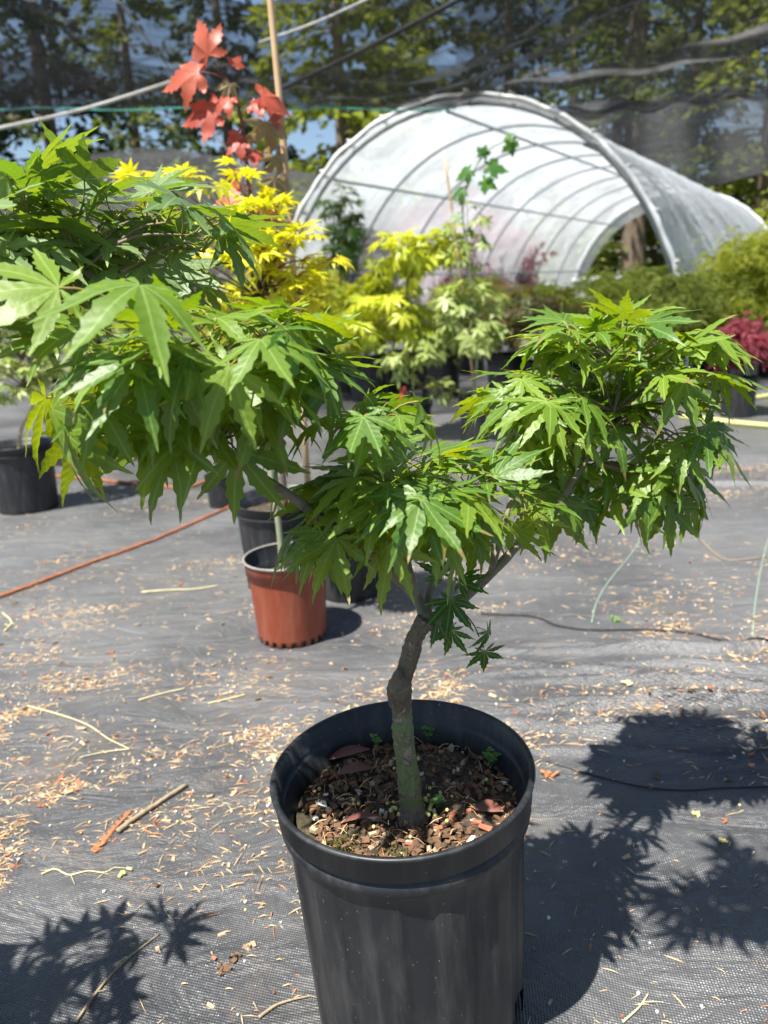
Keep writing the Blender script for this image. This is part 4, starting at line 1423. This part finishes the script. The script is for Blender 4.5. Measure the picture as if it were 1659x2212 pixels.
for px, py, wd, lset, cx, cy, rx, rz, nt_, nm, lb, potlb in (
        (800, 868, 95, LL, 760, 690, .34, .26, 58, 'lime_maple', 'yellow green maple left of the chartreuse maple', 'black pot under the yellow green maple'),
        (735, 850, 85, LK, 735, 490, .18, .40, 34, 'dark_maple', 'airy dark leaved maple left of the greenhouse mouth', 'black pot under the airy dark maple'),
        (955, 862, 95, LP, 960, 715, .32, .24, 48, 'green_maple', 'green maple behind the tall caned plant', 'black pot between the chartreuse maple and caned plant, further back'),
        (1105, 865, 100, LB, 1120, 690, .36, .26, 62, 'bronze_maple', 'bronze green maple in front of the greenhouse mouth', 'black pot under the bronze green maple'),
        (1190, 880, 100, LB, 1190, 710, .30, .24, 40, 'bronze_maple', 'bronze maple behind the right leaf cloud', 'black pot behind the right leaf cloud'),
        (640, 850, 90, LG, 650, 640, .30, .30, 44, 'golden_maple', 'golden maple in the background behind the terracotta pot one', 'black pot of the background golden maple'),
        (690, 836, 80, LL, 690, 650, .34, .34, 56, 'lime_maple', 'yellow green maple at the right of the golden maple, before the greenhouse', 'black pot right of the golden maple'),
        (850, 846, 80, LL, 840, 640, .30, .30, 50, 'lime_maple', 'yellow green maple just behind the chartreuse maple', 'black pot just behind the chartreuse maple'),
        (880, 838, 80, LB, 860, 680, .34, .26, 30, 'bronze_maple', 'bronze maple hidden behind the chartreuse maple', 'black pot hidden behind the chartreuse maple pot')):
    g, h_ = bpotp(px, py, wd, .95, potlb)
    pl = Plant(nm, (g.x, g.y, h_ * .8), lb, 'maple tree', lset, 50 + k, 'background plants', 'stem_dark')
    pl.limb([pl.base, at(px, (py + cy) / 2, g.y), at(cx, cy, g.y), at(cx, cy - 60, g.y)], .010, .004, 'trunk', 'stem_dark')
    sc_ = g.y / 5.0
    pl.cluster(at(cx, cy, g.y), (rx, rx, rz), nt_, 4, at(cx, cy + 60, g.y), drop=.35, sc=(1.5, 2.2), twr=.003, shell=.1)
    k += 1


def lace(name, base, c, rad, n, mat, label, seed, L=.10, stem='stem_dark'):
    """threadleaf shrub: a mound of narrow drooping lobes"""
    rng = random.Random(seed)
    root = empty(name, base, label, 'shrub', 'background plants')
    c = Vector(c) - Vector(base)
    tr = MB()
    tr.tube(smooth_path([(0, 0, 0), (c.x * .4, c.y * .4, c.z * .5), c], 4), lin(.012, .005, 9), 6)
    tr.build('trunk', stem, root)
    mb = MB()
    sprays = []
    for i in range(22):
        a, u = rng.uniform(0, 6.283), rng.uniform(-.6, 1)
        r = math.sqrt(max(0, 1 - u * u)) * rng.uniform(.45, 1.1)
        q = Vector((rad[0] * r * math.cos(a), rad[1] * r * math.sin(a), rad[2] * u * rng.uniform(.7, 1.15)))
        sprays.append((a, q, rng.uniform(.16, .34)))
        tr2 = MB()
        tr2.tube([c * .55, c.lerp(c + q, .5) + Vector((0, 0, .03)), c + q], [.006, .004, .002], 4, cap=False)
        tr2.build('branch', stem, root)
    for i in range(n):
        a, q, sg = rng.choice(sprays)
        p = c + q + Vector((rng.gauss(0, rad[0] * sg), rng.gauss(0, rad[1] * sg), rng.gauss(0, rad[2] * sg * .6)))
        if p.z < .02:
            continue
        for k in range(5):
            a2 = a + rng.gauss(0, 1.2)
            d = Vector((math.cos(a2), math.sin(a2), rng.uniform(-1.1, .35))).normalized()
            s_ = d.cross(Vector((rng.gauss(0, 1), rng.gauss(0, 1), rng.gauss(0, 1)))).normalized() * L * .07
            ll = L * rng.uniform(.5, 1.1)
            mb.add([p, p + d * ll * .5 + s_, p + d * ll + Vector((0, 0, -ll * .15)), p + d * ll * .5 - s_], [(0, 1, 2, 3)])
    f = mb.build('foliage', mat, root, False)
    f['kind'] = 'stuff'
    return root


g, h_ = bpotp(1606, 903, 80, 1.05, 'black pot under the crimson lace leaf maple at the right edge')
lace('crimson_lace_maple', (g.x, g.y, h_ * .8), at(1614, 750, g.y), (.125, .12, .12), 900, 'lace_red', 'crimson lace leaf maple at the right edge of the photo', 61)
for i, (px, py, wd, cx, cy, rx, rz, mat, nm, lb, plb) in enumerate((
        (1515, 808, 62, 1500, 680, .40, .30, 'lace_green', 'green_lace_maple', 'green lace leaf mound left of the crimson maple', 'small black pot left of the crimson maple pot'),
        (1560, 812, 56, 1610, 635, .46, .34, 'lace_lime', 'green_lace_maple', 'tall yellow green mound above the crimson maple', 'small black pot between the two pots at right'),
        (1400, 830, 80, 1400, 660, .48, .30, 'shrub_green', 'green_shrub', 'olive green mound behind the top of the right leaf cloud', 'black pot behind the top of the right leaf cloud'),
        (1270, 850, 80, 1270, 690, .42, .28, 'lace_green', 'green_lace_maple', 'green mound below the far greenhouse opening', 'black pot below the far greenhouse opening'),
        (1690, 815, 80, 1690, 620, .48, .40, 'lace_lime', 'green_lace_maple', 'yellow green mound cut by the right edge', 'black pot cut by the right edge behind the crimson maple'),
        (1020, 806, 70, 1010, 680, .40, .30, 'shrub_green', 'green_shrub', 'olive mound behind the tall caned plant, before the greenhouse', 'black pot behind the tall caned plant, furthest back'),
        (700, 806, 70, 690, 670, .42, .34, 'lace_lime', 'lime_shrub', 'lime green mound behind the golden maple', 'black pot behind the golden maple, furthest back'),
        (560, 815, 70, 540, 690, .44, .34, 'lace_lime', 'lime_shrub', 'lime green mound behind the trunk of the golden maple', 'black pot furthest back behind the left cloud'),
        (90, 830, 70, 40, 640, .34, .26, 'lace_red', 'red_lace_maple', 'red lace leaf shrub at the left edge behind the pale plant', 'black pot at the left edge behind the pale plant'),
        (230, 825, 80, 230, 680, .46, .34, 'shrub_green', 'green_shrub', 'olive mound behind the left leaf cloud', 'black pot furthest left behind the left leaf cloud'))):
    g, h_ = bpotp(px, py, wd, .95, plb)
    lace(nm, (g.x, g.y, h_ * .8), at(cx, cy, g.y), (rx, rx, rz), 2200, mat, lb, 70 + i, .11)
# red plants outside the far left wall of the tunnel glow through the film
for i, s in enumerate((4.2, 5.6, 7.0)):
    p = GO + GAX * s - GPE * (GA + .45)
    lace('red_shrub', (p.x, p.y, 0), (p.x, p.y, 1.1), (.6, .6, .9), 1500, 'lace_red', ('red shrub outside the left greenhouse wall, nearest', 'red shrub outside the left greenhouse wall, in the middle', 'red shrub outside the left greenhouse wall, furthest')[i], 80 + i, .2)

# ------------------------------------------------------------------ ropes, hoses and strings on the ground


def ground_path(pxs, r, lift=0.0):
    out = []
    for q in smooth_path([gnd(*p) for p in pxs], 10):
        out.append(Vector((q.x, q.y, gz(q.x, q.y) * (1 if q.y < 4 else 0) + r + lift)))
    return out


def ground_cord(name, pxs, r, mat, label, cat, n=6, jit=0, seed=0):
    P = ground_path(pxs, r * .9)
    org = P[0].copy()
    mb = MB()
    mb.tube([q - org for q in P], r, n, jit=jit, rng=random.Random(seed))
    if jit >= .2:                # loose fibres stand off the worn lay
        rg = random.Random(seed + 50)
        for q in P:
            for k in range(9):
                d = Vector((rg.gauss(0, 1), rg.gauss(0, 1), abs(rg.gauss(0, .6)))).normalized()
                e = q - org + Vector((rg.gauss(0, r), rg.gauss(0, r), 0))
                mb.tube([e, e + d * r * rg.uniform(1.0, 2.4)], [r * .12, r * .05], 3, cap=False)
    o = mb.build(name, mat)
    o.location = org
    return tag(o, label, cat)


ground_cord('orange_rope', [(-60, 1312), (60, 1270), (200, 1217), (330, 1170), (430, 1128), (520, 1090), (600, 1068)], .0058, 'orange_rope', 'frayed orange rope lying across the ground at left', 'rope', 8, .30, 3)
ground_cord('orange_rope', [(120, 1032), (220, 1040), (330, 1050), (400, 1055), (450, 1040)], .007, 'orange_rope', 'thin orange rope further back below the drooping leaves', 'rope', 7, .2, 4)
ground_cord('green_string', [(1395, 1150), (1365, 1195), (1320, 1250), (1290, 1300), (1278, 1345)], .0017, 'green_string', 'pale green string on the ground below the right leaf cloud', 'string')
ground_cord('green_string', [(1668, 1140), (1648, 1210), (1632, 1300), (1625, 1385)], .0017, 'green_string', 'pale green string on the ground near the right edge', 'string')
ground_cord('cloth_edge', [(1040, 1325), (1150, 1332), (1205, 1352), (1280, 1362), (1400, 1362), (1500, 1372), (1580, 1392), (1700, 1402)], .0028, 'fabric_dark', 'frayed black edge where two ground cloths overlap', 'cloth edge', 6, .4, 5)
ground_cord('black_wire', [(1180, 1648), (1260, 1672), (1370, 1700), (1470, 1708), (1560, 1703), (1700, 1698)], .0012, 'fabric_dark', 'thin black wire crossing the leaf shadow at right', 'wire')
ground_cord('yellow_hose', [(1470, 905), (1520, 910), (1600, 920), (1720, 930)], .016, 'hose', 'yellow hose on the ground nearest the right edge', 'hose', 8)
ground_cord('yellow_hose', [(1480, 868), (1540, 872), (1600, 868), (1720, 850)], .016, 'hose', 'yellow hose behind the crimson maple pot', 'hose', 8)
# individual twigs
def twig(pxs, r0, r1, mat, label, side=0, seed=0, name='twig'):
    if mat == 'straw':
        r0, r1 = r0 * .62, r1 * .62
    P = ground_path(pxs, (r0 + r1) / 2, .001)
    org = P[0].copy()
    rng = random.Random(seed)
    mb = MB()
    mb.tube([q - org for q in P], lin(r0, r1, len(P)), 7, jit=.12, rng=rng)
    for i in range(side):
        k = rng.randrange(len(P))
        d = Vector((rng.gauss(0, 1), rng.gauss(0, 1), .1)).normalized() * rng.uniform(.01, .03)
        mb.tube([P[k] - org, P[k] - org + d], [r1, r1 * .4], 5)
    o = mb.build(name, mat)
    o.location = org
    return tag(o, label, 'twig')


twig([(255, 1803), (300, 1770), (350, 1737), (404, 1702)], .0046, .0036, 'stick', 'straight brown stick lying left of the big black pot', 0, 1)
twig([(165, 2212), (215, 2140), (270, 2080), (345, 2020)], .0022, .0009, 'stick', 'thin twig across the leaf shadow at the lower left', 2, 2)
twig([(560, 2205), (595, 2180), (630, 2168), (672, 2160)], .0022, .0010, 'stick', 'small curved twig at the bottom edge left of the pot', 1, 3)
twig([(60, 1527), (120, 1545), (190, 1570), (235, 1600), (280, 1622)], .0028, .0016, 'straw', 'bent straw stalk on the ground at left', 3, 4, 'straw_stalk')
twig([(280, 1622), (230, 1628), (172, 1640)], .0020, .0012, 'straw', 'short pale stalk crossing the bent straw', 1, 5, 'straw_stalk')
twig([(90, 1890), (120, 1880), (150, 1893), (190, 1885), (225, 1888), (250, 1876)], .0022, .0012, 'straw', 'wavy dry root fibre above the lower left leaf shadow', 5, 6, 'dry_root')
twig([(305, 1280), (360, 1275), (420, 1272), (470, 1265)], .0042, .0028, 'straw', 'pale straw stalk lying left of the terracotta pot', 1, 7, 'straw_stalk')
twig([(450, 1522), (490, 1512), (530, 1502)], .0030, .0022, 'straw', 'short pale stalk left of the pot rim', 0, 8, 'straw_stalk')
twig([(300, 1515), (350, 1500), (400, 1488)], .0030, .0022, 'straw', 'short pale stalk on the ground in the middle left', 0, 9, 'straw_stalk')
twig([(10, 1365), (25, 1345), (5, 1325)], .0040, .0028, 'straw', 'forked straw stalk at the left edge', 2, 10, 'straw_stalk')
twig([(1345, 2212), (1380, 2180), (1400, 2150)], .0024, .0014, 'straw', 'pale twig at the bottom right of the pot shadow', 1, 11)
twig([(1515, 1170), (1560, 1210), (1610, 1212), (1655, 1205)], .0022, .0016, 'stick', 'thin brown twig curving on the ground near the right edge', 1, 12)
# dry cedar frond
mb = MB()
rng = random.Random(12)
P = ground_path([(206, 1845), (228, 1815), (255, 1785), (288, 1752)], .003)
org = P[0].copy()
mb.tube([q - org for q in P], lin(.0016, .0008, len(P)), 5)
for i in range(90):
    t = rng.random()
    k = min(len(P) - 2, int(t * (len(P) - 1)))
    q = P[k] - org
    dr = (P[k + 1] - P[k]).normalized()
    sd_ = Vector((-dr.y, dr.x, 0)) * rng.choice((-1, 1))
    d = (sd_ + dr * rng.uniform(.2, .9) + Vector((0, 0, rng.uniform(.0, .5)))).normalized() * rng.uniform(.007, .013) * (1.1 - t * .7)
    mb.tube([q, q + d * .5, q + d], [.0011, .0010, .0003], 4, cap=False)
o = mb.build('cedar_frond', 'frond')
o.location = org
tag(o, 'rust brown dry cedar frond beside the straight stick', 'frond')

# ------------------------------------------------------------------ litter strewn over the cloth
rng = random.Random(5)


_drift = []
for k in range(95):
    _px, _py = rng.uniform(-120, 1780), 1010 + 900 * rng.random() ** 1.3
    _q = gnd(_px, _py)
    if _q.x > .2 and _py > 1600:
        continue
    _drift.append((_q.x, _q.y, rng.uniform(.02, .13) * (1 if _py > 1300 else 1.8), rng.uniform(.012, .06) * (1 if _py > 1300 else 1.8), rng.uniform(.3, 1.0)))


def litter_spot():
    """most of it lies in wind drifts, a little is scattered, least near the lens"""
    for _ in range(80):
        if rng.random() < .74:
            dx, dy, sx, sy, wt = rng.choice(_drift)
            if rng.random() > wt:
                continue
            a_ = rng.gauss(0, 1)
            p = Vector((dx + a_ * sx, dy + .25 * a_ * sx + rng.gauss(0, 1) * sy, 0))
        else:
            px, py = rng.uniform(-150, 1800), 1000 + 1230 * rng.random() ** 1.1
            p = gnd(px, py)
            if rng.random() > (1.0 if py < 1700 else .22) * (.5 + .5 * float(noise2(p.x * 3, p.y * 4, 1.0))):
                continue
        if p.y > .45 and (p.x - POT_C.x) ** 2 + (p.y - POT_C.y) ** 2 > .13 ** 2:
            p.z = gz(p.x, p.y)
            return p
    p.z = gz(p.x, p.y)
    return p


nd = MB()
for i in range(8000):
    p = litter_spot()
    a = rng.gauss(.15, .8)
    L = .006 + .024 * rng.random() ** 1.8
    d = Vector((math.cos(a), math.sin(a), rng.gauss(0, .06)))
    s_ = Vector((-d.y, d.x, 0)) * rng.uniform(.0005, .0012)
    b = p + Vector((0, 0, .0012))
    c = b + d * L * .5 + Vector((0, 0, rng.uniform(0, .002)))
    e = b + d * L
    mi = rng.choices((0, 1), (3, .7))[0]
    nd.add([b - s_ * .3, b + s_ * .3, c + s_, e + s_ * .2, e - s_ * .2, c - s_, c + Vector((0, 0, .0012))], [(0, 1, 6), (1, 2, 6), (2, 3, 6), (3, 4, 6), (4, 5, 6), (5, 0, 6)], mi)
o = nd.build('needle_litter', ['needle_tan', 'needle_orange'], None, False)
tag(o, 'dry tan conifer needles strewn over the black ground cloth', 'litter', kind='stuff')
ch = MB()
for i in range(2300):
    p = litter_spot()
    s = (.0010 + .0050 * rng.random() ** 2.4) * (1 if p.y > 1.1 else .7)
    chunk(ch, p + Vector((0, 0, s * .4)), s * rng.uniform(.9, 2.2), s * rng.uniform(.5, .9), s * rng.uniform(.2, .5), rng.uniform(0, 6.28), rng.choices((0, 1, 2), (5, 1.0, 1.3))[0])
o = ch.build('chip_litter', ['chip', 'bark3', 'bark1'], None, False)
tag(o, 'tan bark flakes scattered over the black ground cloth', 'litter', kind='stuff')
pm = MB()
_ico = [(0, 0, 1), (.894, 0, .447), (.276, .851, .447), (-.724, .526, .447), (-.724, -.526, .447), (.276, -.851, .447), (.724, .526, -.447), (-.276, .851, -.447), (-.894, 0, -.447), (-.276, -.851, -.447), (.724, -.526, -.447), (0, 0, -1)]
_icf = [(0, 1, 2), (0, 2, 3), (0, 3, 4), (0, 4, 5), (0, 5, 1), (1, 6, 2), (2, 7, 3), (3, 8, 4), (4, 9, 5), (5, 10, 1), (2, 6, 7), (3, 7, 8), (4, 8, 9), (5, 9, 10), (1, 10, 6), (6, 11, 7), (7, 11, 8), (8, 11, 9), (9, 11, 10), (10, 11, 6)]
for i in range(1100):
    p = litter_spot()
    s = rng.uniform(.0008, .0031)
    pm.add([p + Vector((v[0] * s * rng.uniform(.8, 1.1), v[1] * s, v[2] * s + s * .7)) for v in _ico], _icf, rng.choices((0, 1), (4, 1))[0])
o = pm.build('perlite_litter', ['perlite', 'prill'], None, False)
tag(o, 'white perlite and yellow fertiliser grains scattered over the ground cloth', 'litter', kind='stuff')
# bigger pieces one can pick out
for i, (px, py, s, mat, lb) in enumerate((
        (1350, 1480, .011, 'straw', 'clump of yellow dry catkin on the cloth right of the maple'), (480, 2100, .008, 'bark1', 'brown bark flake at the bottom left of the pot'),
        (505, 2075, .007, 'bark1', 'dark bark flake beside the bottom bark flakes'), (535, 2050, .007, 'bark2', 'pale bark flake at the bottom left of the pot'),
        (1190, 1680, .010, 'frond', 'orange dry frond bit just right of the pot rim'), (90, 1745, .005, 'bark3', 'small red bark bit at the lower left'),
        (1565, 1775, .005, 'bark3', 'pink brown bark bit right of the leaf shadow'), (1505, 1760, .006, 'prill', 'yellow seed by the lower edge of the leaf shadow'),
        (1560, 1820, .005, 'prill', 'yellow seed alone on the cloth near the right edge'), (270, 1890, .008, 'prill', 'yellow catkin above the lower left leaf shadow'),
        (1330, 1340, .010, 'weed', 'bit of bright green leaf on the cloth under the right cloud'), (590, 1640, .008, 'straw', 'pale fibre tuft near the left pot rim'))):
    mb = MB()
    g = gnd(px, py)
    rng = random.Random(200 + i)
    for k in range(5):
        chunk(mb, (rng.gauss(0, s * .7), rng.gauss(0, s * .5), s * .3 + rng.random() * s * .2), s * rng.uniform(.5, 1.1), s * rng.uniform(.25, .5), s * rng.uniform(.15, .3), rng.uniform(0, 6))
    o = mb.build('bark_flake' if 'bark' in mat else 'plant_debris', mat, None, False)
    o.location = (g.x, g.y, gz(g.x, g.y))
    tag(o, lb, 'debris')
print('objects', len(bpy.data.objects))
